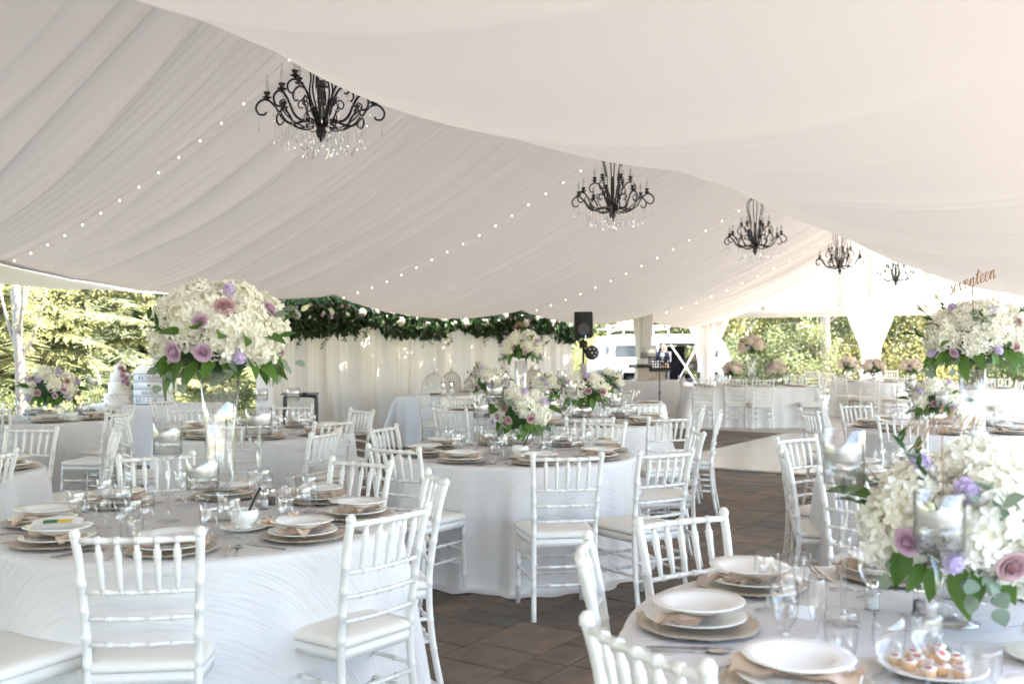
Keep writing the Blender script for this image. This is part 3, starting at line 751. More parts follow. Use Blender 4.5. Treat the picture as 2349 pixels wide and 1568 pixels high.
TZ = .766       # height of a clothed table top
def sector(v):
    """where something stands round a table, as seen from the picture: angle 0 is towards the viewer"""
    a = math.degrees(math.atan2(v.x, -v.y)) % 360
    return ['nearest', 'near right', 'right-hand', 'far right', 'farthest', 'far left', 'left-hand', 'near left'][int(((a+22.5) % 360)//45)]
ORD = ['', ' (second)', ' (third)', ' (fourth)', ' (fifth)', ' (sixth)', ' (seventh)', ' (eighth)', ' (ninth)', ' (tenth)']
_cnt = {}
def uniq(lbl):
    k = _cnt.get(lbl, 0); _cnt[lbl] = k+1
    if k == 0: return lbl
    return ['', 'second ', 'third ', 'fourth ', 'fifth ', 'sixth ', 'seventh ', 'eighth ', 'ninth ', 'tenth ', 'eleventh ', 'twelfth '][k] + lbl
def setting(cx, cy, ang, desc, lvl=2, R=.85, seed=0, z=TZ, round_=True, pos=None, extra=True):
    """one place setting; ang = direction from table centre to the diner"""
    rg = random.Random(seed*31+7); dv = Vector((math.sin(ang), -math.cos(ang), 0))
    p = pos or (Vector((cx, cy, z)) + dv*(R-.195)); rz = ang      # local +Y points to the centre
    where = sector(dv); W = f'{where} place of {desc}'
    Mz = Matrix.Rotation(rz, 3, 'Z')
    def P(x, y, dz=0): return p + Mz @ Vector((x, y, dz))
    j = lambda a: rg.uniform(-a, a)
    def it(name, me, x, y, dz, lab, cat, grp, rot=0, sc=1, tilt=0):
        o = put(name, me, None, P(x, y, dz), (tilt, j(.02), rz+rot), sc); tag(o, uniq(lab), cat, grp); return o
    it('charger_plate', CHARGER, 0, 0, .003, f'scalloped champagne charger, {W}', 'charger', 'chargers on the tables', j(3))
    it('dinner_plate', PLATE, j(.006), j(.006), .017, f'white dinner plate, {W}', 'plate', 'plates on the tables')
    if lvl >= 1:
        it('napkin', rg.choice(NAPKIN), j(.01), j(.02)-.01, .026, f'peach folded napkin, {W}', 'napkin', 'napkins on the plates', j(.5))
        it('soup_plate', BOWL, j(.01), j(.01), .043, f'white rimmed soup plate, {W}', 'bowl', 'soup plates on the tables', 0, 1, j(.02))
    G = FLUTE if lvl else FLUTE
    it('water_goblet', GOBLET, .10+j(.015), .215+j(.012), 0, f'short-stemmed water goblet, {W}', 'glass', 'glasses on the tables')
    it('wine_glass', WINE, .175+j(.015), .20+j(.015), 0, f'tall wine glass, {W}', 'glass', 'glasses on the tables')
    it('champagne_flute', FLUTE, .135+j(.01), .285+j(.012), 0, f'slim champagne flute, {W}', 'glass', 'glasses on the tables')
    if lvl >= 2:
        it('fork', FORK, -.195+j(.01), -.02, 0, f'steel fork, {W}', 'fork', 'flatware on the tables', j(.12))
        it('knife', KNIFE, .195+j(.008), -.03, 0, f'steel knife, {W}', 'knife', 'flatware on the tables', j(.10))
        it('spoon', SPOON, .228+j(.008), -.03, 0, f'steel spoon, {W}', 'spoon', 'flatware on the tables', j(.12))

# ------------------------------------------------------------------ tables
def crinkle(name, amt=1.0):
    m = bpy.data.materials.new(name); m.use_nodes = True; t = m.node_tree; t.nodes.clear()
    out = t.nodes.new('ShaderNodeOutputMaterial'); d = t.nodes.new('ShaderNodeBsdfPrincipled'); tl = t.nodes.new('ShaderNodeBsdfTranslucent')
    d.inputs['Base Color'].default_value = (.74, .725, .715, 1); d.inputs['Roughness'].default_value = .55; d.inputs['Specular IOR Level'].default_value = .35
    tl.inputs[0].default_value = (.78, .77, .76, 1)
    mx = t.nodes.new('ShaderNodeMixShader'); mx.inputs[0].default_value = .12
    uv = t.nodes.new('ShaderNodeUVMap'); uv.uv_map = 'UVMap'
    hs = []
    for (sx, sy, wt, dist) in ((3.2, 44, .8, .45), (7.0, 85, .35, .5), (1.3, 7, .45, .4)):
        mp = t.nodes.new('ShaderNodeMapping'); mp.inputs['Scale'].default_value = (sx, sy, 1)
        nz = t.nodes.new('ShaderNodeTexNoise'); nz.noise_dimensions = '2D'; nz.inputs['Scale'].default_value = 1; nz.inputs['Detail'].default_value = 2.5; nz.inputs['Distortion'].default_value = dist
        t.links.new(uv.outputs[0], mp.inputs[0]); t.links.new(mp.outputs[0], nz.inputs['Vector'])
        ml = t.nodes.new('ShaderNodeMath'); ml.operation = 'MULTIPLY'; ml.inputs[1].default_value = wt; t.links.new(nz.outputs[0], ml.inputs[0]); hs.append(ml)
    a = t.nodes.new('ShaderNodeMath'); a.operation = 'ADD'; t.links.new(hs[0].outputs[0], a.inputs[0]); t.links.new(hs[1].outputs[0], a.inputs[1])
    b = t.nodes.new('ShaderNodeMath'); b.operation = 'ADD'; t.links.new(a.outputs[0], b.inputs[0]); t.links.new(hs[2].outputs[0], b.inputs[1])
    bp = t.nodes.new('ShaderNodeBump'); bp.inputs['Strength'].default_value = .8; bp.inputs['Distance'].default_value = .0075*amt
    t.links.new(b.outputs[0], bp.inputs['Height']); t.links.new(bp.outputs[0], d.inputs['Normal'])
    t.links.new(d.outputs[0], mx.inputs[1]); t.links.new(tl.outputs[0], mx.inputs[2]); t.links.new(mx.outputs[0], out.inputs[0])
    return m
M_CRINK = crinkle('crinkled_taffeta', 1.0)
M_TOP = pr('table_board', (.45, .36, .26), .6)
def round_table(cx, cy, label, seed, R=.85, amp=1.0, rot=0, chairs=()):
    rg = np.random.RandomState(seed); na = 240
    arcs = list(np.linspace(.02, R-.02, 12)) + list(R + np.linspace(0, .05, 6)) + list(R + .05 + np.linspace(.03, .80, 26))
    th = np.linspace(0, 2*np.pi, na, endpoint=False)
    # a square cloth: hem longer and folds deeper towards its four corners
    fold = np.zeros(na)
    for k in range(9):
        c = rg.uniform(0, 2*np.pi); wd = rg.uniform(.06, .17); a = rg.uniform(.35, 1.0)
        x = (th - c + np.pi) % (2*np.pi) - np.pi
        fold += 1.25*a*np.exp(-np.where(x > 0, x/wd, -x/(wd*.5))**2)
    for (px, py) in chairs:          # chairs press the cloth in
        ca = math.atan2(py-cy, px-cx) - rot; x = (th - ca + np.pi) % (2*np.pi) - np.pi; fold *= 1 - .92*np.exp(-(x/.30)**4)
    fold += .18*np.cos(4*th+rg.uniform(0, 6)) + .12*np.cos(13*th+rg.uniform(0, 6)) + .06*np.cos(29*th)
    V, UV = [], []
    for a in arcs:
        if a <= R-.0199: r, z = np.full(na, a), np.full(na, TZ)
        else:
            h = a - (R-.02)
            e = min(h/.05, 1.); rb = R - .02 + .025*math.sin(e*math.pi/2); drop = max(0, h-.02)
            zz = TZ - .02*(1-math.cos(min(h/.04, 1)*math.pi/2)) - max(0, h-.04)
            f = (max(0, drop)/.76)
            r = rb + (.035*f + fold*.115*amp*(f**.75))
            z = np.full(na, zz)
            pool = np.maximum(0, .006 - z); z = np.maximum(z, .006 + .004*np.sin(th*17)); r = r + pool*1.1
        tw = th
        V.append(np.stack([r*np.cos(tw), r*np.sin(tw), z], -1)); UV.append(np.stack([a*np.cos(th), a*np.sin(th)], -1))
    V = np.array(V); UV = np.array(UV); nr = len(arcs)
    i, k = np.meshgrid(np.arange(nr-1), np.arange(na), indexing='ij'); k2 = (k+1) % na
    Fq = np.stack([i*na+k, (i+1)*na+k, (i+1)*na+k2, i*na+k2], -1).reshape(-1, 4)
    V = np.concatenate([V.reshape(-1, 3), [[0, 0, TZ]]]); UV = np.concatenate([UV.reshape(-1, 2), [[0, 0]]])
    me = npmesh('tablecloth', V, Fq, M_CRINK, True, UV)
    # close the centre
    root = empty('round_table', (cx, cy, 0), rot); tag(root, label, 'table', 'guest tables under white cloths')
    put('tablecloth', me, root)
    MB().lathe([(.001, TZ-.004), (R-.03, TZ-.004), (R-.03, TZ-.03), (.001, TZ-.03)], 40).build('tabletop', M_TOP, root)
    MB().lathe([(.03, TZ-.001), (.0005, TZ+.0002)], 16).build('cloth_centre', M_CRINK, root)
    return root
def rect_table(c, L, D, rz, label, seed, H=TZ, flare=.06, mat=None):
    rg = np.random.RandomState(seed); per = []
    n = 60; hl, hd, cr = L/2, D/2, .05
    pts = []
    for (sx, sy, a0) in ((1, 1, 0), (-1, 1, 90), (-1, -1, 180), (1, -1, 270)):
        for k in range(9):
            a = R_(a0 + k*90/8); pts.append((sx*(hl-cr)+cr*math.cos(a), sy*(hd-cr)+cr*math.sin(a), math.cos(a), math.sin(a)))
    full = []
    for i in range(len(pts)):
        p, q = pts[i], pts[(i+1) % len(pts)]; d = math.hypot(q[0]-p[0], q[1]-p[1]); m = max(1, int(d/.03))
        for k in range(m): full.append(tuple(p[j]+(q[j]-p[j])*k/m for j in range(4)))
    full = np.array(full); na = len(full); per = np.arange(na)*.03
    fold = .5*np.sin(per*5+rg.uniform(0, 6)) + .4*np.sin(per*9.7+rg.uniform(0, 6)) + .25*np.sin(per*23+rg.uniform(0, 6))
    cornerness = (np.abs(full[:, 2]*full[:, 3])*2)
    rows = [(0, H, 0)] + [(0.01*math.sin(q*1.57), H-.015*(1-math.cos(q*1.57)), 0) for q in (.5, 1)] + [(.01, H-.015-(H-.02)*q, q) for q in np.linspace(.05, 1, 18)]
    V, UV = [], []
    for (o, z, q) in rows:
        off = o + q**.8*(flare*.5 + flare*.55*fold + flare*1.6*cornerness)
        V.append(np.stack([full[:, 0]+full[:, 2]*off, full[:, 1]+full[:, 3]*off, np.full(na, max(z, .005))], -1))
        UV.append(np.stack([full[:, 0]+full[:, 2]*(H-z), full[:, 1]+full[:, 3]*(H-z)], -1))
    V = np.array(V); UV = np.array(UV); nr = len(rows)
    i, k = np.meshgrid(np.arange(nr-1), np.arange(na), indexing='ij'); k2 = (k+1) % na
    Fq = np.stack([i*na+k, (i+1)*na+k, (i+1)*na+k2, i*na+k2], -1).reshape(-1, 4)
    root = empty('long_table', c, rz); tag(root, label, 'table', None)
    put('tablecloth', npmesh('tablecloth', V.reshape(-1, 3), Fq, mat or M_CRINK, True, UV.reshape(-1, 2)), root)
    t = MB(); t.v = [(x, y, H) for x, y in full[:, :2]]; t.f = [tuple(range(na))]
    tm = t.mesh('cloth_top', mat or M_CRINK, False); l = tm.uv_layers.new(name='UVMap')
    for lp in tm.loops: l.data[lp.index].uv = tm.vertices[lp.vertex_index].co.xy
    put('cloth_top', tm, root)
    return root

# ------------------------------------------------------------------ chairs
def node_tube(path, r, nodes, n=8, nr=1.35):
    """bamboo-look turned bar: a tube with paired rings at the given fractions of its length"""
    P = [Vector(p) for p in path]; ds = [0]
    for i in range(1, len(P)): ds.append(ds[-1]+(P[i]-P[i-1]).length)
    L = ds[-1]
    def at_(d):
        for i in range(1, len(P)):
            if d <= ds[i]+1e-9: return P[i-1].lerp(P[i], (d-ds[i-1])/max(1e-9, ds[i]-ds[i-1]))
        return P[-1]
    st = [(0, r)] + [(d, r) for d in ds[1:-1]] + [(L, r)]
    for nd in nodes:
        c = nd*L; st += [(c-.0075, r), (c-.0055, r*nr), (c-.002, r*nr), (c, r*1.08), (c+.002, r*nr), (c+.0055, r*nr), (c+.0075, r)]
    st = sorted((max(0, min(L, d)), q) for d, q in st)
    return MB().tube([at_(d) for d, _ in st], [q for _, q in st], n)
def chair_parts():
    """origin on the floor below the seat centre; the sitter faces +Y"""
    parts = []
    def bp(x, z):   # back post centre line
        pts = [(.188, -.245, 0), (.180, -.205, .22), (.176, -.190, .45), (.181, -.205, .62), (.190, -.235, .81), (.196, -.262, .92)]
        return [(sx*x, y, z_) for sx, y, z_ in pts]
    def backy(z): return np.interp(z, [.45, .62, .81, .92], [-.190, -.205, -.235, -.262])
    def backx(z): return np.interp(z, [.45, .62, .81, .92], [.176, .181, .190, .196])
    for s in (-1, 1):
        m = node_tube(spline([(s*x, y, z) for x, y, z in [(.188, -.245, 0), (.180, -.205, .22), (.176, -.190, .45), (.181, -.205, .62), (.190, -.235, .81), (.196, -.262, .912)]], 3), .0150, (.2, .34, .52, .62, .72, .82), 10, 1.12)
        m.lathe([(.0150, -.012), (.0182, -.008), (.0182, .006), (.0158, .010), (.011, .018), (.001, .021)], 10, (s*.196, -.262, .917))
        parts.append(('back_post', m))
    def rail(z, r, bow=.018, nodes=(.2, .4, .6, .8)):
        x = backx(z)-.008; y = backy(z)
        return node_tube([(x*u, y - bow*(1-u*u), z) for u in np.linspace(-1, 1, 9)], r, nodes, 8)
    parts.append(('top_rail', rail(.898, .0112, .022, (.167, .333, .5, .667, .833))))
    for z in (.722, .632, .545): parts.append(('back_rail', rail(z, .0086)))
    for k in range(5):
        u = -.667 + k*.333; z0, z1 = .722, .898
        x0, x1 = (backx(z0)-.008)*u, (backx(z1)-.008)*u; y0, y1 = backy(z0)-.018*(1-u*u), backy(z1)-.022*(1-u*u)
        p0, p1 = Vector((x0, y0, z0)), Vector((x1, y1, z1))
        st = [(0, .008), (.12, .008), (.3, .0105), (.34, .0125), (.37, .0095), (.40, .0125), (.44, .0105), (.66, .0125), (.70, .0145), (.73, .0105), (.76, .0145), (.8, .010), (1, .0055)]
        parts.append(('spindle', MB().tube([p0.lerp(p1, q) for q, _ in st], [r for _, r in st], 8)))
    for s in (-1, 1):
        parts.append(('front_leg', node_tube([(s*.190, .185, .43), (s*.195, .195, 0)], .0150, (.15, .45, .75), 10, 1.12)))
    # seat frame: rounded trapezoid ring
    def outline(gx, gy):
        o = []
        for (x, y, a0) in ((.172, .168, 0), (-.172, .168, 90), (-.150, -.165, 180), (.150, -.165, 270)):
            for k in range(7):
                a = R_(a0 + k*15); o.append((x + (.035+gx)*math.cos(a), y + (.035+gx)*math.sin(a)))
        return o
    fr = MB(); o1, o2 = outline(0, 0), outline(-.03, 0); n = len(o1)
    for z in (.405, .445):
        for q in (o1, o2): fr.v += [(x, y, z) for x, y in q]
    for i in range(n):
        j = (i+1) % n
        fr.f += [(i, j, 2*n+j, 2*n+i), (n+j, n+i, 3*n+i, 3*n+j), (2*n+i, 2*n+j, 3*n+j, 3*n+i), (j, i, n+i, n+j)]
    parts.append(('seat_frame', fr))
    cu = MB(); lv = [(-.012, .447), (.004, .449), (.008, .460), (.004, .474), (-.012, .483), (-.05, .490), (-.10, .494)]
    lv = [(.955, .447), (1.01, .449), (1.025, .460), (1.012, .474), (.95, .484), (.8, .491), (.5, .495), (.15, .496)]
    for g, z in lv: cu.v += [(x*g, y*g, z) for x, y in outline(0, 0)]
    for i in range(len(lv)-1):
        for k in range(n): j = (k+1) % n; cu.f.append((i*n+k, i*n+j, (i+1)*n+j, (i+1)*n+k))
    cu.f.append(tuple((len(lv)-1)*n+k for k in range(n))); cu.f.append(tuple(k for k in range(n))[::-1])
    parts.append(('cushion', cu))
    for z in (.17, .27):
        y = .195 - .01*z/.43
        parts.append(('stretcher', node_tube([(-.19, y-.003, z), (.19, y-.003, z)], .009, (.25, .5, .75))))
        yb = float(np.interp(z, [0, .22, .45], [-.245, -.205, -.19]))
        parts.append(('stretcher', node_tube([(-.178, yb, z+.02), (.178, yb, z+.02)], .009, (.25, .5, .75))))
        for s in (-1, 1):
            parts.append(('stretcher', node_tube([(s*.178, yb, z+.045), (s*.19, y, z+.045)], .009, (.25, .5, .75))))
    return parts
CP = chair_parts()
CPM = [(n, m.mesh(n, M_CUSH if n == 'cushion' else M_CHAIR, True)) for n, m in CP]
_far = MB(); _c = MB()
for n_, m_ in CP: (_c if n_ == 'cushion' else _far).add(m_, Matrix.Identity(4))
FARCH = _far.mesh('chair_frame', M_CHAIR); FARCU = _c.mesh('cushion', M_CUSH)
CH = []
def chair(p, face, desc, detail=True, table=None, note=''):
    """p = floor point under the middle of the back's top rail; face = direction the sitter looks"""
    f = Vector((face[0], face[1], 0)).normalized(); rz = math.atan2(-f.x, f.y)
    o = Vector((p[0], p[1], 0)) + f*.27
    root = empty('banquet_chair', o, rz)
    if table is not None: lab = f'white bamboo-style chair at {sector(Vector((p[0]-table[0], p[1]-table[1], 0)))} side of {desc}'
    else: lab = desc
    tag(root, uniq(lab), 'chair', 'white bamboo-style chairs')
    CH.append(root)
    if detail:
        for n, me in CPM: put(n, me, root)
    else:
        put('frame', FARCH, root); put('cushion', FARCU, root)
    return root
def chair_d(xd, yd, tgt, desc, detail=True, face=None):
    """chair given by where its top rail shows in the measured view and the table it belongs to"""
    p = at(xd, yd, .91); f = face or (tgt[0]-p.x, tgt[1]-p.y)
    return chair(p, f, desc, detail, tgt)
# ------------------------------------------------------------------ trees and shrubs
M_BARK = pr('bark_grey', (.30, .25, .20), .85, bump=(14, .6), var=(6, .6, (.20, .16, .13)))
M_BARKD = pr('bark_brown', (.12, .085, .06), .9, bump=(14, .6))
M_NEED = leafmat('spruce_needles', (.20, .25, .11), (.50, .48, .25), .5, .6)
M_NEED2 = leafmat('spruce_blue', (.22, .27, .18), (.46, .48, .30), .5, .6)
M_BROAD = leafmat('broad_leaves', (.10, .14, .06), (.27, .28, .13), .45, .5)
M_BROADY = leafmat('yellow_leaves', (.24, .24, .08), (.42, .37, .14), .5, .5)
def spruce_mesh(seed, H=7, Rm=2.1):
    rg = np.random.RandomState(seed); V = []
    nl = 26
    for L in range(nl):
        z0 = .25 + (H-.35)*(L/nl); rad = Rm*(1-z0/H)**.85*rg.uniform(.85, 1.1); nb = max(5, int(13*(1-z0/H)+4))
        for b in range(nb):
            a = 2*np.pi*(b+rg.uniform(-.3, .3))/nb + L*.7; ln = rad*rg.uniform(.75, 1.12); droop = rg.uniform(.10, .30); lift = rg.uniform(.0, .12)
            d = np.array([math.cos(a), math.sin(a), 0]); s = np.array([-math.sin(a), math.cos(a), 0])
            ns = max(3, int(ln/.16))
            for k in range(ns):
                u = (k+.6)/ns; c = d*ln*u + np.array([0, 0, z0 - droop*ln*u*u + lift*u*u*ln*.8])
                wsp = .52*ln*(1-u*.75)*.5 + .06
                for sd in (-1, 0, 1):
                    for rep in range(6):
                        t = (d*(.55 if sd else 1) + s*sd*.9); t /= np.linalg.norm(t)
                        lq = min(.30, wsp)*rg.uniform(.6, 1.15); wq = rg.uniform(.010, .020)
                        n_ = np.array([0, 0, 1]) + rg.uniform(-.35, .35, 3); w_ = np.cross(t, n_); w_ /= np.linalg.norm(w_)
                        o = c + t*wsp*.55*rg.uniform(0, 1) + rg.uniform(-.04, .04, 3); e = o + t*lq + np.array([0, 0, -.10*lq - rg.uniform(0, .05)])
                        V += [o - w_*wq*.6, o + w_*wq*.6, e + w_*wq*.4, e - w_*wq*.4]
    V = np.array(V); Fq = np.arange(len(V)).reshape(-1, 4)
    return V, Fq
SPR = []
for sd, mt in ((1, M_NEED), (2, M_NEED2), (3, M_NEED)):
    V, Fq = spruce_mesh(sd); SPR.append((npmesh('crown', V, Fq, mt, False), MB().tube([(0, 0, -.1), (0, 0, 3), (0, 0, 6.6)], [.13, .09, .02], 8).mesh('trunk', M_BARKD)))
def broad_mesh(seed, H, Rm, mt, leaf=.10, ncl=60, per=70, z0=.25):
    rg = np.random.RandomState(seed); V = []
    for c in range(ncl):
        d = rg.normal(size=3); d /= np.linalg.norm(d); q = rg.uniform(.35, 1.0)**.5
        cc = np.array([d[0]*Rm*q, d[1]*Rm*q, H*(z0+(1-z0)*.5) + d[2]*H*(1-z0)*.5*q]); cr = Rm*rg.uniform(.16, .30)
        P = cc + rg.normal(size=(per, 3))*cr*.55
        for p in P:
            t = rg.normal(size=3); t /= np.linalg.norm(t); w_ = np.cross(t, rg.normal(size=3)); w_ /= np.linalg.norm(w_)
            l = leaf*rg.uniform(.6, 1.3)
            V += [p, p + t*l*.5 + w_*l*.36, p + t*l, p + t*l*.5 - w_*l*.36]
    V = np.array(V); V[:, 2] = np.maximum(V[:, 2], .02); return npmesh('crown', V, np.arange(len(V)).reshape(-1, 4), mt, False)
def branchy(seed, H, r0, spread, nb=7):
    rg = random.Random(seed); mb = MB(); mb.tube(spline([(0, 0, -.1), (.03, .02, H*.3), (-.04, .03, H*.6), (.02, -.02, H*.95)], 4), [r0*(1-.8*i/12) for i in range(13)], 10)
    for b in range(nb):
        z = H*rg.uniform(.32, .8); a = rg.uniform(0, 6.283); ln = spread*rg.uniform(.5, 1)
        mb.tube(spline([(0, 0, z), (ln*.4*math.cos(a), ln*.4*math.sin(a), z+ln*.35), (ln*math.cos(a), ln*math.sin(a), z+ln*.8)], 4), [r0*.42*(1-.85*i/8) for i in range(9)], 7)
    return mb.mesh('trunk', M_BARK)
BRO = [(broad_mesh(1, 6, 2.2, M_BROAD, .10, 90, 150), branchy(1, 5, .12, 1.8)), (broad_mesh(2, 5, 2.4, M_BROADY, .095, 80, 140), branchy(2, 4.4, .10, 1.6)), (broad_mesh(3, 2.2, 1.5, M_BROAD, .11, 50, 90, .05), branchy(3, 1.6, .05, .8)),
       (broad_mesh(4, 2.0, 1.6, M_BROADY, .10, 46, 80, .05), branchy(4, 1.5, .05, .8))]
def tree(name, kind, pos, sc, rz, label, cat, grp):
    r = empty(name, pos, rz); tag(r, label, cat, grp)
    put('crown', kind[0], r, (0, 0, 0), (0, 0, 0), sc); put('trunk', kind[1], r, (0, 0, 0), (0, 0, 0), sc); return r
rt = random.Random(5)
# spruces behind the cake table, left to right
spots = [(-230, 17.5), (-80, 20), (10, 17.2), (95, 22), (190, 18.6), (265, 23), (345, 19.5), (430, 22), (520, 20), (600, 24), (690, 25), (60, 26), (310, 27), (480, 28)]
near_words = ['at the far left edge of the garden', 'partly cut by the left picture edge', 'just behind the bare tree trunk', 'above the number fourteen flowers', 'left of the wedding cake', 'rising directly behind the wedding cake',
    'above the letter sign', 'behind the tall white flower ball', 'between flower ball and curtain', 'next to the curtain edge', 'hidden mostly by the curtain', 'in the back row behind the trunk', 'in the back row above the cake', 'in the back row behind the flower ball']
for i, (x, Y) in enumerate(spots):
    p = atY(x, Y, -.06); tree('spruce_tree', SPR[i % 3], p, rt.uniform(.85, 1.1), rt.uniform(0, 6), 'sunlit spruce ' + near_words[i], 'tree', 'spruces along the garden side')
for i, (x, Y, w_) in enumerate([(130, 30, 'left'), (420, 32, 'middle'), (700, 33, 'curtain')]):
    tree('leafy_tree', BRO[1 if i == 1 else 0], atY(x, Y, -.06), 1.5, i, f'leafy tree far behind the spruces, {w_} one', 'tree', 'leafy trees behind the spruces')
t0 = atY(45, 14.4, -.06)
yt = empty('young_tree', t0); tag(yt, 'young deciduous tree with pale bare trunk and yellow leaves beside tent', 'tree')
tk = MB(); tk.tube(spline([(0, 0, -.05), (.02, 0, .9), (-.03, .02, 1.7), (-.07, 0, 2.6), (-.1, 0, 3.6), (-.05, 0, 5)], 4), [.085, .083, .08, .077, .074, .072, .07, .07, .068, .066, .064, .062, .06, .055, .05, .045, .04, .035, .03, .02, .012], 12)
for (z, dx, dy, ln) in ((1.35, .55, .1, 1.2), (1.5, -.6, .2, 1.0), (1.75, .25, -.3, 1.6), (1.9, .12, .3, 1.6), (2.1, -.35, .1, 1.4)):
    tk.tube(spline([(-.01, 0, z), (dx*.3*ln, dy*.3*ln, z+.35*ln), (dx*.55*ln, dy*.5*ln, z+.9*ln), (dx*.7*ln, dy*.8*ln, z+1.4*ln)], 4), [.032*(1-.8*i/12) for i in range(13)], 7)
tk.build('trunk', M_BARK, yt)
put('crown', broad_mesh(14, 4.6, 1.9, M_BROADY, .05, 50, 90, .36), yt)
# trees and shrubs beyond the drive and the far gable
sp2 = [(1290, 41, 0), (1350, 44, 2), (1420, 47, 0), (1500, 45, 1), (1570, 42, 0), (1640, 44, 0), (1700, 40, 1), (1760, 43, 0), (1830, 40, 0), (1900, 42, 1), (1960, 38, 0), (2040, 40, 0), (2110, 38, 1), (2180, 41, 0), (2260, 38, 0), (2350, 40, 1), (2440, 38, 0)]
w2 = ['left of the black speaker', 'behind the black speaker', 'behind the rear of the van', 'over the van roof rack', 'over the van roof', 'between the two corner drapes', 'right of the corner drape', 'above the tall blush flowers', 'right of the tall blush flowers', 'left of the grey trunk', 'left of the middle drape', 'behind the middle drape', 'right of the middle drape', 'left of the number seventeen flowers', 'behind the number seventeen flowers', 'at the right picture edge', 'past the right picture edge']
for i, (x, Y, k) in enumerate(sp2):
    tree('leafy_tree', BRO[k], atY(x, Y, -.06), rt.uniform(.95, 1.25)*(1 if k < 2 else 1.6), rt.uniform(0, 6), 'sunlit leafy tree ' + w2[i], 'tree', 'trees beyond the drive')
for i, x in enumerate(range(1280, 2460, 55)):
    Y = 36 + (i*7 % 5)*.7
    if Y < 40 and 1380 < x < 1720: Y += 3.6
    tree('garden_shrub', BRO[2 + i % 2], atY(x, Y, -.06), rt.uniform(.8, 1.1), i*1.3, f'low green shrub in hedge row beyond the drive, number {["one","two","three","four","five","six","seven","eight","nine","ten","eleven","twelve","thirteen","fourteen","fifteen","sixteen","seventeen","eighteen","nineteen","twenty","twenty-one","twenty-two"][i]} from the speaker', 'shrub', 'shrubs beyond the drive')
for i, (x, Y) in enumerate([(20, 15.6), (130, 15.8), (235, 15.4), (420, 15.9), (520, 16.2)]):
    tree('garden_shrub', BRO[3 if i % 2 else 2], atY(x, Y, -.06), .42, i*2.1, 'low bush ' + ['by the bare trunk', 'under number fourteen flowers', 'left of the cake', 'right of the letter sign', 'by the curtain edge'][i], 'shrub', 'low bushes along the bed')
bt = empty('bare_tree', atY(2045, 37, -.06)); tag(bt, 'grey-trunked tree with thin pale branches left of the middle drape', 'tree'); bt.location = atY(1890, 36, -.06)
b_ = MB(); b_.tube([(0, 0, 0), (.05, 0, 1.6), (0, 0, 3.4), (.1, 0, 6)], [.22, .2, .16, .08], 12); rb = random.Random(3)
for k in range(16):
    a = rb.uniform(0, 6.28); z = rb.uniform(1.1, 3.8); ln = rb.uniform(1.2, 2.6)
    b_.tube(spline([(0, 0, z), (ln*.5*math.cos(a), ln*.5*math.sin(a), z+.2*ln), (ln*math.cos(a), ln*math.sin(a), z+.15*ln)], 4), [.04*(1-.85*i/8) for i in range(9)], 6)
b_.build('trunk', M_BARK, bt); put('crown', broad_mesh(21, 6.5, 2.2, M_BROAD, .12, 30, 40, .5), bt)

# ------------------------------------------------------------------ tables of the room
A, B, C, D1, D2, E, Ft, G, H, I, Pp = [Vector((x, y, 0)) for x, y in TABLES_XY]
Mt, Nt = Vector((7.9, 21.9, 0)), Vector((8.35, 18.4, 0))
DESC = {'A': 'table under the tall white flower ball', 'B': 'table in the lower right corner', 'C': 'middle table', 'D1': 'table seventeen', 'D2': 'table behind seventeen',
        'E': 'table in front of the black rack', 'F': 'table fourteen', 'G': 'table cut by the left edge', 'H': 'table behind the middle one', 'I': 'table fifteen', 'P': 'table before the DJ desk', 'M': 'sunlit far table', 'N': 'grey table at right edge'}
rect_table(T(13.4, -9.45), 3.4, .85, TENT_ROT, 'sweetheart head table with white cloth in front of the curtain', 3, flare=.12)
KD = Vector((3.05, 22.4, 0)); rect_table(KD, 1.45, .7, .08, 'DJ table with pale cloth beneath the laptop', 4, flare=.05)
LD = Vector((4.55, 19.15, 0)); rect_table(LD, 2.35, .95, -.04, 'long far table with blush flowers beside the dance floor', 5, flare=.13)
OD = Vector((-4.72, 13.15, 0)); rect_table(OD, 1.62, .75, .05, 'cake table with smooth white cloth by the garden', 6, flare=.03, mat=cloth('smooth_linen', (.80, .78, .79), .15))

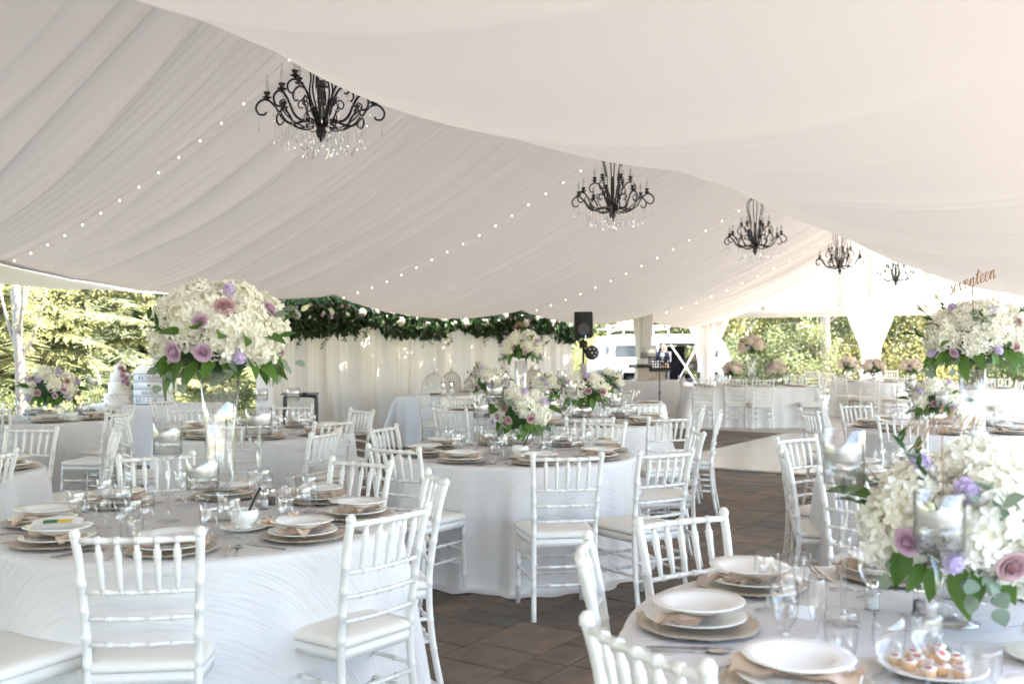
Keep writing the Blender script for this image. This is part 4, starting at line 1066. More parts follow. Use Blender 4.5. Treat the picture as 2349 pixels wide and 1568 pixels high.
# chairs: (x, y of the top rail in the measured view)
CHP_ = {}
for (x, y, tk, kw) in (
    (315, 1229, 'A', {}), (900, 1180, 'A', {}), (1005, 1097, 'A', {}), (830, 1060, 'A', {}), (358, 1047, 'A', {}), (-185, 1240, 'A', {}), (40, 1105, 'A', {'skip': 1}),
    (1466, 1482, 'B', {'face': (.86, .51)}), (1336, 1262, 'B', {'face': (1, -.12)}), (1561, 1190, 'B', {}),
    (1303, 1048, 'C', {}), (1531, 1040, 'C', {}), (1604, 992, 'C', {}), (1388, 970, 'C', {}), (878, 982, 'C', {}), (900, 1030, 'C', {}),
    (1960, 1088, 'D1', {}), (1794, 1035, 'D1', {}), (1825, 1006, 'D1', {}), (2460, 1040, 'D1', {'skip': 1}),
    (2068, 964, 'D2', {}), (1961, 930, 'D2', {}), (1853, 945, 'D2', {'face': (1, .1)}),
    (535, 977, 'E', {}), (769, 969, 'E', {}), (749, 994, 'E', {'face': (-1, .35)}), (832, 942, 'E', {}), (672, 933, 'E', {}), (426, 940, 'E', {}), (277, 966, 'E', {}), (372, 920, 'E', {'face': (.9, -.35)}),
    (277, 930, 'F', {'face': (-.45, -1)}), (277, 948, 'F', {'face': (-1, .2)}), (-25, 941, 'F', {}),
    (75, 984, 'G', {'face': (-.1, -1)}), (-15, 1044, 'G', {'face': (-.95, .2)}), (270, 992, 'G', {'face': (-1, -.5)}),
    (1352, 962, 'H', {}), (1537, 960, 'H', {}), (1613, 937, 'H', {}), (1653, 947, 'H', {'face': (-1, .25)}), (1190, 950, 'H', {}),
    (967, 899, 'I', {'far': 1, 'face': (1, -.3)}), (1057, 912, 'I', {'far': 1, 'face': (.5, .6)}), (1006, 928, 'I', {'far': 1, 'face': (1, .4)}), (1029, 941, 'I', {'far': 1, 'face': (.6, 1)}), (1115, 903, 'I', {'far': 1, 'face': (0, 1)}),
    (1290, 905, 'P', {'far': 1}), (1440, 898, 'P', {'far': 1}), (1475, 925, 'P', {'far': 1}),
    (1996, 863, 'M', {'far': 1, 'face': (.1, 1)}), (1924, 861, 'M', {'far': 1, 'face': (1, .4)}), (2080, 866, 'M', {'far': 1, 'face': (-.4, 1)}), (1985, 850, 'M', {'far': 1, 'face': (.3, -1)}), (2040, 850, 'M', {'far': 1, 'face': (-.2, -1)}),
    (2340, 875, 'N', {'far': 1, 'face': (-1, .2)}), (2290, 868, 'N', {'far': 1, 'face': (-.5, -1)}), (2180, 876, 'N', {'far': 1, 'face': (1, .1)})):
    if kw.get('skip'): continue
    v = dict(A=A, B=B, C=C, D1=D1, D2=D2, E=E, F=Ft, G=G, H=H, I=I, P=Pp, M=Mt, N=Nt)[tk]
    c_ = chair_d(x, y, (v.x, v.y), DESC[tk], not kw.get('far'), kw.get('face')); CHP_.setdefault(tk, []).append((c_.location.x, c_.location.y))
for k, v, sd, am in (('A', A, 1, 1), ('B', B, 2, .8), ('C', C, 3, 1.5), ('D1', D1, 4, 1), ('D2', D2, 5, 1), ('E', E, 6, 1), ('F', Ft, 7, 1), ('G', G, 8, 1), ('H', H, 9, 1), ('I', I, 10, 1), ('P', Pp, 11, 1), ('M', Mt, 12, 1), ('N', Nt, 13, 1)):
    round_table(v.x, v.y, f'round {DESC[k]}, under a crinkled white cloth' if k not in 'C' else 'round middle table, under a crinkled white cloth', sd, .85, am, rot={'A': .12, 'B': .3, 'C': .6}.get(k, sd*.77), chairs=CHP_.get(k, []))
for (x, y, f, lb) in ((1615, 872, (0, 1), 'nearest the left end'), (1689, 872, (.05, 1), 'in the middle of the near side'), (1751, 873, (0, 1), 'right of centre on the near side'), (1562, 866, (1, .1), 'at the left end'), (1893, 872, (-1, .15), 'at the right end'),
                      (1650, 861, (0, -1), 'behind, at left'), (1820, 861, (0, -1), 'behind, at right')):
    chair(at(x, y, .895), f, f'white chair of the long far table, {lb}', False)
for (x, y, f, lb) in ((1862, 852, (.2, -1), 'left one by the trunk'), (1895, 856, (0, -1), 'right one by the trunk')):
    chair(at(x, y, .895), f, f'sunlit white chair near the far opening, {lb}', False)

# place settings
for tk, v, n, a0, lvl in (('A', A, 8, 8, 2), ('B', B, 8, -52, 2), ('C', C, 8, 12, 2), ('D1', D1, 8, 5, 2), ('D2', D2, 8, -15, 1), ('E', E, 8, 20, 1), ('F', Ft, 8, 30, 1), ('G', G, 8, 60, 1), ('H', H, 8, 5, 1), ('I', I, 6, 0, 0), ('P', Pp, 5, 0, 0), ('M', Mt, 5, 15, 0), ('N', Nt, 5, -10, 0)):
    for k in range(n):
        ang = R_(a0 + k*360/n)
        if tk == 'G' and not (0.2 < (ang % 6.283) < 2.6): continue
        if tk == 'D1' and 70 < math.degrees(ang) % 360 < 130: continue
        p = v + Vector((math.sin(ang), -math.cos(ang), 0))*.65; x, y = proj(Vector((p.x, p.y, .77)))
        if x > 2480 or x < -140 or y > 1750: continue
        setting(v.x, v.y, ang, DESC[tk], lvl, seed=k+len(tk)*17+ord(tk[0]))
for i in range(4):
    for sd in (-1, 1):
        dv = Vector((0, sd, 0)); p = LD + Vector((-.87+i*.58, sd*.29, TZ+.001))
        setting(0, 0, 0 if sd < 0 else math.pi, f'long far table seat {["one", "two", "three", "four"][i]}', 0, seed=300+i, pos=p)
for i in range(3):
    p = T(12.4+i*1.0, -9.68, TZ); setting(0, 0, TENT_ROT, f'head table seat {["one", "two", "three"][i]}', 0, seed=400+i, pos=p)

# vases
def cyl_vase(label, pos, r, h, stem=.10, flare=0, name='tall_glass_vase'):
    root = empty(name, pos); tag(root, label, 'vase', 'glass vases')
    MB().lathe([(.001,.001),(r*1.05,.001),(r*1.07,.004),(r*.4,.012),(.013,.02),(.012,stem*.7),(.018,stem)], 26).build('foot', M_GLASS, root)
    MB().lathe([(.018, stem), (r*.55, stem+.02), (r*.9, stem+.055), (r, stem+.11), (r*(1+flare*.3), h*.6), (r*(1+flare), h-.002), (r*(1+flare)-.0015, h), (r*(1+flare)-.004, h-.003), (r-.004, h*.5), (r-.005, stem+.11), (r*.5, stem+.03), (.001, stem+.012)], 32).build('cylinder', M_GLASS, root)
    return root
def bowl_vase(label, pos, r, h, metal=False):
    root = empty('footed_bowl_vase', pos); tag(root, label, 'vase', 'glass vases')
    m = M_MERC if metal else M_GLASS
    MB().lathe([(.001,.001),(r*.8,.001),(r*.82,.004),(.02,.012),(.010,.022),(.010,h*.28),(.02,h*.32)], 26).build('foot', m, root)
    MB().lathe([(.02,h*.32),(r*.6,h*.38),(r*.95,h*.55),(r,h*.7),(r*.92,h*.9),(r*.86,h),(r*.83,h),(r*.88,h*.9),(r*.95,h*.7),(r*.9,h*.56),(r*.55,h*.42),(.001,h*.38)], 30).build('bowl', m, root)
    if not metal: MB().lathe([(.001,h*.40),(r*.5,h*.43),(r*.86,h*.56),(r*.9,h*.66),(.001,h*.66)], 26).build('water', M_WATER, root)
    return root
vA = atY(505, 4.34, TZ); cyl_vase('tall clear glass vase holding the big white flower ball', vA, .062, .62, .12, .35)
arrangement('large white hydrangea ball with mauve roses on the tall vase, left foreground', vA + Vector((0, 0, .79)), .28, .23, 1, nh=17, hr=.098, nr=7, rr=.040, ns=8, nl=46, ne=14, spray=8)
vB = Vector((1.205, 2.72, TZ)); bowl_vase('footed clear glass bowl under the lower right flowers', vB, .085, .17)
arrangement('big white hydrangeas and lilac roses in the lower right corner', vB + Vector((0.03, 0, .27)), .255, .185, 5, nh=11, hr=.112, nr=7, rr=.040, ns=8, nl=24, ne=12, spray=8, low=-.3)
vC = atY(1196, 7.08, TZ); bowl_vase('round glass bowl vase on the middle table', vC, .085, .15)
arrangement('white and lilac flowers on the middle table', vC + Vector((0, 0, .28)), .205, .185, 3, nh=8, hr=.085, nr=8, rr=.036, ns=7, nl=30, ne=9, low=-.35)
vD = D1 + Vector((-.01, 0, TZ)); cyl_vase('tall clear glass vase holding the number seventeen flowers', vD, .066, .63, .16, .05)
arrangement('white hydrangea globe with lilac sprigs above table seventeen', vD + Vector((0.02, 0, .79)), .275, .205, 9, nh=13, hr=.095, nr=6, rr=.036, ns=9, nl=44, ne=14, spray=8)
vD2 = atY(2145, 9.2, TZ); bowl_vase('footed bowl vase on the table behind seventeen', vD2, .08, .15, True)
arrangement('low white and mauve flowers behind table seventeen vase', vD2 + Vector((0, 0, .27)), .24, .19, 11, nh=8, hr=.09, nr=5, ns=5, nl=26, ne=8, near=False)
vF = atY(118, 10.4, TZ); bowl_vase('footed glass bowl vase on table fourteen', vF, .085, .15)
arrangement('white hydrangeas with lilac roses on table fourteen', vF + Vector((0, 0, .31)), .27, .22, 13, nh=8, hr=.09, nr=12, rr=.042, ns=8, nl=26, ne=6, near=False)
vH = atY(1340, 10.1, TZ); bowl_vase('silver mercury bowl vase on the table behind the middle one', vH, .085, .16, True)
arrangement('cream hydrangea and mauve roses behind the middle table', vH + Vector((.02, 0, .31)), .25, .19, 15, nh=7, hr=.10, nr=7, rr=.045, ns=5, nl=34, ne=8, near=False)
vI = atY(1196, 12.3, TZ); cyl_vase('tall clear glass vase on table fifteen', vI, .07, .58, .1, .1)
arrangement('tall white flower ball in front of the curtain on table fifteen', vI + Vector((0, 0, .75)), .255, .21, 17, nh=10, hr=.09, nr=6, ns=5, nl=30, ne=8, near=False)
for (x, Y, zc, rx, lb, sd) in ((1125, 13.1, 1.06, .25, 'white flowers with mauve roses in front of the carved settee', 19), (1262, 11.7, 1.05, .20, 'white flowers right of the tall flower ball before the curtain', 21), (1388, 13.4, 1.05, .24, 'blush flowers left of the DJ table', 23)):
    arrangement(lb, atY(x, Y, zc), rx, rx*.8, sd, nh=7, hr=.085, nr=6, ns=4, nl=24, ne=5, near=False); bowl_vase('bowl vase under ' + lb, atY(x, Y, zc-.31), .08, .16, True)
for (x, Y, zc, rx, lb) in ((1725, 19.3, 1.53, .27, 'tall blush flower ball on the long far table'), (1683, 19.0, 1.08, .20, 'low blush flowers at the left of the long far table'), (1783, 19.1, 1.08, .20, 'low blush flowers at the right of the long far table')):
    arrangement(lb, atY(x, Y, zc), rx, rx*.82, int(x), nh=8, hr=.10, nr=5, ns=3, nl=20, ne=4, near=False, blush=True)
    if zc > 1.3: cyl_vase('tall clear vase under the tall blush flower ball', atY(x, Y, TZ), .07, .60, .1, .1)
    else: bowl_vase('bowl vase under ' + lb, atY(x, Y, TZ), .08, .16, True)
for (x, Y, lb) in ((2090-0, 21.9, 'left low flowers on the sunlit far table'), (2005, 21.6, 'pink flowers on the sunlit far table'), (1945, 24.2, 'pale flowers left of the middle drape')):
    arrangement(lb, atY(x, Y, 1.07), .24, .19, int(x)+1, nh=7, hr=.095, nr=5, ns=3, nl=18, ne=3, near=False, blush=True); bowl_vase('bowl vase under ' + lb, atY(x, Y, TZ), .08, .16, True)
ZB = TZ+.001
# tall candle glasses
for (p, Ht, bw, bh, lit, lb) in (
    (at(385, 1195, ZB), .43, .122, .145, 0, 'tall candle glass left of the white flower ball vase'), (Vector((-1.175, 4.62, ZB)), .47, .122, .13, 0, 'tallest candle glass right of the white flower ball vase'), (Vector((-1.19, 3.83, ZB)), .33, .125, .13, 0, 'shorter candle glass in front of the white flower ball vase'),
    (at(1935, 1430, ZB), .53, .112, .155, 0, 'very tall candle glass at the left of the lower right table'), (Vector((1.06, 2.47, ZB)), .395, .122, .15, 0, 'candle glass in front of the lower right flowers'),
    (Vector((-.12, 7.0, ZB)), .50, .125, .14, 0, 'taller candle glass left of the middle table flowers'), (Vector((-.21, 6.88, ZB)), .38, .115, .12, 0, 'shorter candle glass left of the middle table flowers'), (Vector((.22, 7.4, ZB)), .45, .12, .12, 0, 'candle glass right of the middle table flowers'),
    (atY(1310, 9.75, ZB), .42, .12, .14, 1, 'lit candle glass left of the cream hydrangea behind the middle table'), (atY(1411, 9.9, ZB), .27, .12, .13, 1, 'lit lower candle glass right of the cream hydrangea'), (atY(1290, 10.6, ZB), .50, .11, .15, 1, 'lit tall candle glass behind the cream hydrangea'),
    (atY(672, 8.6, ZB), .40, .115, .11, 0, 'tall candle glass in front of the black rack'), (atY(600, 8.9, ZB), .38, .11, .11, 0, 'candle glass behind the flower ball vase on the rack table'),
    (atY(65, 10.3, ZB), .49, .125, .135, 0, 'tall candle glass left of number fourteen flowers'), (atY(210, 10.6, ZB), .44, .125, .13, 0, 'candle glass right of number fourteen flowers'),
    (atY(2160, 8.95, ZB), .35, .12, .14, 0, 'candle glass on the table behind seventeen'), (atY(2090, 9.1, ZB), .46, .10, .10, 0, 'slim candle glass left of the flowers behind seventeen'), (Vector((2.85, 5.25, ZB)), .26, .11, .12, 0, 'candle glass right of the number seventeen vase'), (Vector((2.45, 5.3, ZB)), .34, .10, .11, 0, 'candle glass left of the number seventeen vase'),
    (atY(1160, 12.0, ZB), .42, .11, .12, 1, 'candle glass left of the tall vase on table fifteen'), (atY(1236, 12.0, ZB), .43, .11, .12, 1, 'candle glass right of the tall vase on table fifteen')):
    candle_stem(lb, p, Ht, bw, bh, lit, near=p.y < 6)
def pillar(pos, lb):
    root = empty('pillar_candle_glass', pos); tag(root, lb, 'candle holder', 'lit cylinder candles on the head table')
    MB().lathe([(.001,.002),(.036,.002),(.038,.006),(.038,.22),(.036,.22),(.036,.008)], 20).build('cylinder', M_GLASSD, root)
    MB().lathe([(.001,.13),(.03,.13),(.03,.15),(.001,.15)], 16).build('candle', M_WAX, root)
    MB().lathe([(.0005,.15),(.005,.158),(.004,.170),(.0004,.185)], 8).build('flame', M_FLAME, root)
for i, (x, lb) in enumerate(((1017, 'left lit cylinder candle on the head table'), (1036, 'right lit cylinder candle on the head table'), (1190, 'lit cylinder candle behind the tall vase'))):
    pillar(atY(x, 15.3 + i*.3, TZ), lb)

# ------------------------------------------------------------------ table numbers in script lettering
GL = {'s': ([(0,.3),(.28,1.05),(.32,.85),(.5,.3),(.3,0),(.05,.12),(.3,.02),(.62,.3)], .62, []), 'e': ([(0,.3),(.35,.52),(.46,.85),(.26,1),(.06,.65),(.12,.15),(.36,0),(.62,.3)], .62, []),
 'v': ([(0,.3),(.12,1),(.28,.3),(.38,0),(.6,.6),(.64,1.0),(.85,.75)], .82, []), 'n': ([(0,.3),(.18,1),(.2,.5),(.17,0),(.3,.7),(.48,1),(.58,.8),(.58,.15),(.68,0),(.86,.3)], .86, []),
 't': ([(0,.3),(.3,1.75),(.24,.4),(.32,0),(.6,.3)], .6, [[(-.05,1.2),(.6,1.32)]]), 'i': ([(0,.3),(.18,1),(.18,.2),(.28,0),(.5,.3)], .5, [[(.22,1.4),(.26,1.46)]]),
 'g': ([(0,.3),(.5,.92),(.26,1),(.06,.55),(.22,.03),(.46,.45),(.52,1),(.46,-.4),(.2,-.95),(0,-.6),(.4,-.05),(.72,.3)], .72, []), 'h': ([(0,.3),(.32,1.3),(.3,1.85),(.17,1.6),(.12,0),(.26,.7),(.46,1),(.56,.8),(.56,.12),(.66,0),(.82,.3)], .82, []),
 'f': ([(0,.3),(.36,1.3),(.33,1.85),(.2,1.6),(.1,.2),(.03,-.75),(.14,-.95),(.24,-.5),(.15,0),(.5,.3)], .5, [[(-.05,.95),(.4,1.02)]]), 'o': ([(0,.3),(.4,.92),(.22,1),(.06,.5),(.26,0),(.5,.45),(.42,.95),(.58,.8),(.78,.85)], .72, []),
 'u': ([(0,.3),(.15,1),(.14,.3),(.28,0),(.48,.4),(.55,1),(.55,.2),(.65,0),(.82,.3)], .82, []), 'r': ([(0,.3),(.2,1.08),(.36,.95),(.42,.5),(.42,.1),(.52,0),(.68,.3)], .68, [])}
def number(word, pos, h, rz, tilt, label, stick=.12, th=.0022):
    root = empty('table_number', pos, rz); tag(root, label, 'sign', 'gold script table numbers')
    mb = MB(); x = 0; st = []; extra = []
    for ch in word:
        pts, adv, ex = GL[ch]
        st += [(x+a, b) for a, b in pts[(1 if st else 0):]]; extra += [[(x+a, b) for a, b in e] for e in ex]; x += adv
    W = x
    def tr(a, b):
        X = (a - W/2 + b*.45)*h; Z = b*h
        return (X*math.cos(tilt) - Z*math.sin(tilt), 0, X*math.sin(tilt) + Z*math.cos(tilt))
    pth = spline([tr(a, b) for a, b in st], 5)
    rad = []
    for i in range(len(pth)):
        d = pth[min(i+1, len(pth)-1)] - pth[max(i-1, 0)]; rad.append(th*(1.35 if d.z < 0 else .75))
    mb.tube(pth, rad, 6)
    for e in extra: mb.tube([tr(a, b) for a, b in e], th*.9, 6)
    mb.build('lettering', M_GOLD, root)
    MB().tube([tr(W*.5, .1), (0.005, 0, -stick)], th*1.1, 6).build('stick', M_GOLD, root)
    return root
number('seventeen', Vector((2.478, 5.36, 1.845)), .043, 0, .36, 'gold script word seventeen above white flowers', .14, .003)
number('eighteen', Vector((1.10, 2.55, 1.300)), .038, .1, .06, 'gold script word eighteen above the lower right flowers', .16, .0015)
number('fourteen', vF + Vector((0, -.1, .63)), .036, 0, 0, 'gold script word fourteen against the spruces', .12, .003)
number('fifteen', vI + Vector((-.02, -.12, 1.0)), .034, 0, -.05, 'gold script word fifteen on the tall flower ball before the curtain', .1, .003)

# ------------------------------------------------------------------ small things on the tables
M_CUP = pr('creamer_cup', (.80, .52, .30), .4); M_LID = pr('creamer_lid', (.80, .77, .74), .4); M_RED = pr('red_print', (.52, .12, .10), .5)
CUPM = MB().lathe([(.001,0),(.013,0),(.0165,.018),(.0165,.02),(.001,.02)], 14).mesh('cup', M_CUP); LIDM = MB().lathe([(.018,.0),(.018,.0015),(.001,.0015)], 14).mesh('lid', M_LID); PRTM = MB().lathe([(.0088,.0),(.001,.0004)], 12).mesh('lid_print', M_RED)
def creamers(p, label, desc, n=12, seed=0):
    rg = random.Random(seed); o = put('side_plate', SAUCER, None, p, (0, 0, 0), 1.35); tag(o, label, 'plate', 'plates of creamer cups')
    k = 0
    for i in range(n):
        a = i*2.4; r = .014 + .0215*math.sqrt(i)
        q = Vector((r*math.cos(a), r*math.sin(a), .011 + (.020 if i in (0, 3) else 0)))
        c = put('creamer_cup', CUPM, None, p + q, (rg.uniform(-.1, .1) + (.5 if i == 0 else 0), rg.uniform(-.1, .1), rg.uniform(0, 6))); tag(c, f'small orange creamer cup with red printed lid, piled on the {desc} plate', 'creamer', f'creamer cups on the {desc} plate')
        put('lid', LIDM, c, (0, 0, .0205)); put('lid_print', PRTM, c, (0, 0, .0225))
creamers(at(655, 1205, ZB), 'side plate piled with creamer cups on the left foreground table', 'left table', 14, 1)
LABELS_FIX = None
creamers(Vector((.97, 2.30, ZB)), 'side plate of creamer cups on the lower right table', 'lower right', 12, 2)
def sauceboat(p, label, ladle=True):
    s = put('saucer', SAUCER, None, p, (0, 0, 0), 1.1); tag(s, 'saucer under the ' + label, 'saucer', 'saucers')
    root = empty('sauce_bowl', p + Vector((0, 0, .009))); tag(root, label, 'bowl', 'white sauce bowls')
    MB().lathe([(.001,.001),(.035,.001),(.036,.006),(.025,.012),(.05,.03),(.06,.055),(.056,.075),(.05,.078),(.0485,.078),(.054,.055),(.045,.032),(.001,.016)], 28).build('bowl', M_PORC, root)
    MB().lathe([(.001,.058),(.052,.058)], 24).build('sauce', pr('dark_sauce', (.05, .035, .025), .3) if not ladle else M_WAX, root)
    if ladle:
        l = empty('ladle', p + Vector((.02, 0, .07))); tag(l, 'black ladle standing in the ' + label, 'ladle', 'black ladles')
        MB().tube(spline([(-.01, 0, -.02), (.01, -.005, .03), (.04, -.01, .09), (.05, -.01, .105)], 4), [.004]*3+[.005]*6+[.0055]*4, 8).build('handle', M_BLACKP, l)
        MB().ball((-.012, 0, -.02), .016, 8, (1, 1, .6)).build('scoop', M_BLACKP, l)
sauceboat(at(560, 1215, ZB), 'white sauce bowl on the left foreground table')
sauceboat(atY(1193, 6.72, ZB), 'white sauce bowl on the middle table')
sauceboat(Vector((1.29, 2.39, ZB)), 'white gravy bowl on the lower right table', False)
sauceboat(atY(165, 10.1, ZB), 'white sauce bowl on table fourteen', True)
def shaker(p, lb, fill):
    root = empty('shaker', p); tag(root, lb, 'shaker', 'salt and pepper shakers')
    MB().lathe([(.001,.001),(.021,.001),(.022,.004),(.017,.06),(.0165,.066)], 8).build('body', M_GLASS, root)
    MB().lathe([(.0175,.064),(.0178,.076),(.012,.084),(.001,.086)], 12).build('cap', M_STEEL, root)
    MB().lathe([(.001,.003),(.019,.003),(.0165,.04),(.001,.04)], 8).build('filling', fill, root)
M_PEP = pr('pepper', (.16, .13, .11), .9, bump=(400, .8)); M_SALT = pr('salt', (.8, .8, .8), .9)
shaker(Vector((1.035, 2.86, ZB)), 'salt shaker behind the creamer plate, lower right table', M_SALT); shaker(Vector((1.145, 2.80, ZB)), 'pepper shaker behind the creamer plate, lower right table', M_PEP)
shaker(at(607, 1165, ZB), 'salt shaker by the black ladle, left foreground table', M_SALT); shaker(at(622, 1158, ZB), 'pepper shaker by the black ladle, left foreground table', M_PEP)
def paperstack(p, rz, lb, colored=True):
    root = empty('paper_program', p, rz); tag(root, lb, 'paper', None)
    M_P = pr('paper_white', (.80, .79, .76), .7)
    mb = MB()
    for i in range(8):
        x0 = -.09+i*.0225
        z0, z1 = .012*math.sin(i/8*3.14), .012*math.sin((i+1)/8*3.14)
        mb.quad((x0, -.05, z0), (x0+.0225, -.05, z1), (x0+.0225, .05, z1+.01), (x0, .05, z0+.01))
    mb.build('sheet', M_P, root)
    if colored:
        for (x, c) in ((-.02, (.02, .16, .06)), (.03, (.75, .50, .04))):
            f = MB(); f.quad((x-.025, -.052, .0125), (x+.025, -.052, .0125), (x+.025, -.01, .018), (x-.025, -.01, .018)); f.build('photo_print', pr('print', c, .5), root)
aS = A + Vector((math.sin(R_(-37)), -math.cos(R_(-37)), 0))*.655
paperstack(Vector((aS.x, aS.y, TZ+.080)), .3, 'folded white programme with green and yellow print on soup plate')
cS = C + Vector((math.sin(R_(102)), -math.cos(R_(102)), 0))*.655
paperstack(Vector((cS.x, cS.y, TZ+.080)), -.3, 'folded paper with yellow print at the right of the middle table')
for (p, rz, lb) in ((Vector((.80, 2.76, ZB)), -.5, 'white place card at the lower right table'), (at(690, 1232, ZB)+Vector((0, 0, .004)), .9, 'white tag lying on fork of the left table')):
    o = put('place_card', CARD, None, p, (0, 0, rz), .75); tag(o, lb, 'card', 'place cards')
for (p, lb) in ((at(960, 1232-8, ZB) if False else Vector((-1.42, 3.72, ZB)), 'wide empty tumbler on the left foreground table'), (Vector((.80, 2.42, ZB)), 'wide empty tumbler in front, lower right table'), (Vector((1.0, 2.12, ZB)), 'second wide tumbler at the bottom of the lower right table')):
    o = put('tumbler', TUMBLER, None, p, (0, 0, 0), 1.15); tag(o, lb, 'glass', 'wide tumblers')
# ------------------------------------------------------------------ flower garland over the curtain
def garland():
    rg = random.Random(8); root = empty('greenery_garland', T((BS0+BS1)/2, BL+.2, 2.2)); tag(root, 'long dark greenery garland with white and mauve flowers along the curtain top', 'garland')
    c0 = root.location.copy(); its = []; L0, L1 = BS0-.55, BS1+.12
    n = 9500
    for i in range(n):
        s = rg.uniform(L0, L1); prof = .34 + .10*math.sin(s*2.3) + .06*math.sin(s*5.1+1)
        z = 2.40 - rg.random()**.9*(prof+.27); la = BL + .10 + rg.uniform(0, .32)
        g = Vector((rg.uniform(-1, 1), rg.uniform(-1, 1), rg.uniform(-1.4, .3))).normalized()
        me = rg.choice(LEAF) if rg.random() < .55 else rg.choice(RUSC)
        its.append((me, Matrix.Translation(T(s, la, z)-c0) @ leafdir(g, rg.uniform(-2, 2)) @ Matrix.Scale(rg.uniform(.8, 1.35), 4)))
    vines = MB()
    for i in range(34):
        s = rg.uniform(L0+.1, L1-.05); ln = rg.uniform(.25, .6); la = BL + .18 + rg.uniform(0, .2); z0 = 2.05
        p = [T(s + .06*math.sin(q*5+i), la + .03*math.sin(q*4), z0 - ln*q)-c0 for q in np.linspace(0, 1, 9)]
        vines.tube(p, .003, 4, False)
        for q in range(int(ln/.026)):
            u = q*.026/ln; k = min(7, int(u*8)); pos = p[k].lerp(p[k+1], u*8-k)
            g = Vector((rg.uniform(-1, 1), rg.uniform(-1, 1), rg.uniform(-1.2, .2))).normalized()
            its.append((rg.choice(RUSC), Matrix.Translation(pos) @ leafdir(g, rg.uniform(-2, 2)) @ Matrix.Scale(rg.uniform(.7, 1.15), 4)))
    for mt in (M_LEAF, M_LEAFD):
        stuff(joinparts([x for x in its if x[0].materials[0] == mt], M_LEAFD if mt is M_LEAFD else leafmat('garland_leaf_shaded', (.008, .022, .006), (.024, .05, .012), .10), 'foliage', root))  # darker copy of the leaf colour, standing in for shade on the garland
    vines.build('vine', M_STEM, root)
    core = MB(); pr_ = []
    for k in range(40):
        s = L0+.2 + (L1-L0-.35)*k/39; pr_.append(T(s, BL+.2, 2.28 + .03*math.sin(k))-c0)
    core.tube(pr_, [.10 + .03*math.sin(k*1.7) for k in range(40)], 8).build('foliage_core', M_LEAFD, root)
    for i in range(15):
        s = L0+.35 + (L1-L0-.5)*(i+rg.uniform(-.3, .3))/15; d = Vector((CU, -SU, rg.uniform(-.3, .3))).normalized()
        place('hydrangea', HYDF[i % 2], root, Matrix.Translation(T(s, BL+.40, 2.10+rg.uniform(-.14, .10))-c0) @ quatdir(d, i) @ Matrix.Scale(rg.uniform(.07, .09), 4))
    for i in range(34):
        s = rg.uniform(L0+.3, L1-.1); d = Vector((CU+rg.uniform(-.4, .4), -SU, rg.uniform(-.5, .4))).normalized()
        place('rose', (ROSE+ROSEW)[i % 3], root, Matrix.Translation(T(s, BL+.43, 2.06+rg.uniform(-.16, .14))-c0) @ quatdir(d, i) @ Matrix.Scale(rg.uniform(.03, .042), 4))
garland()

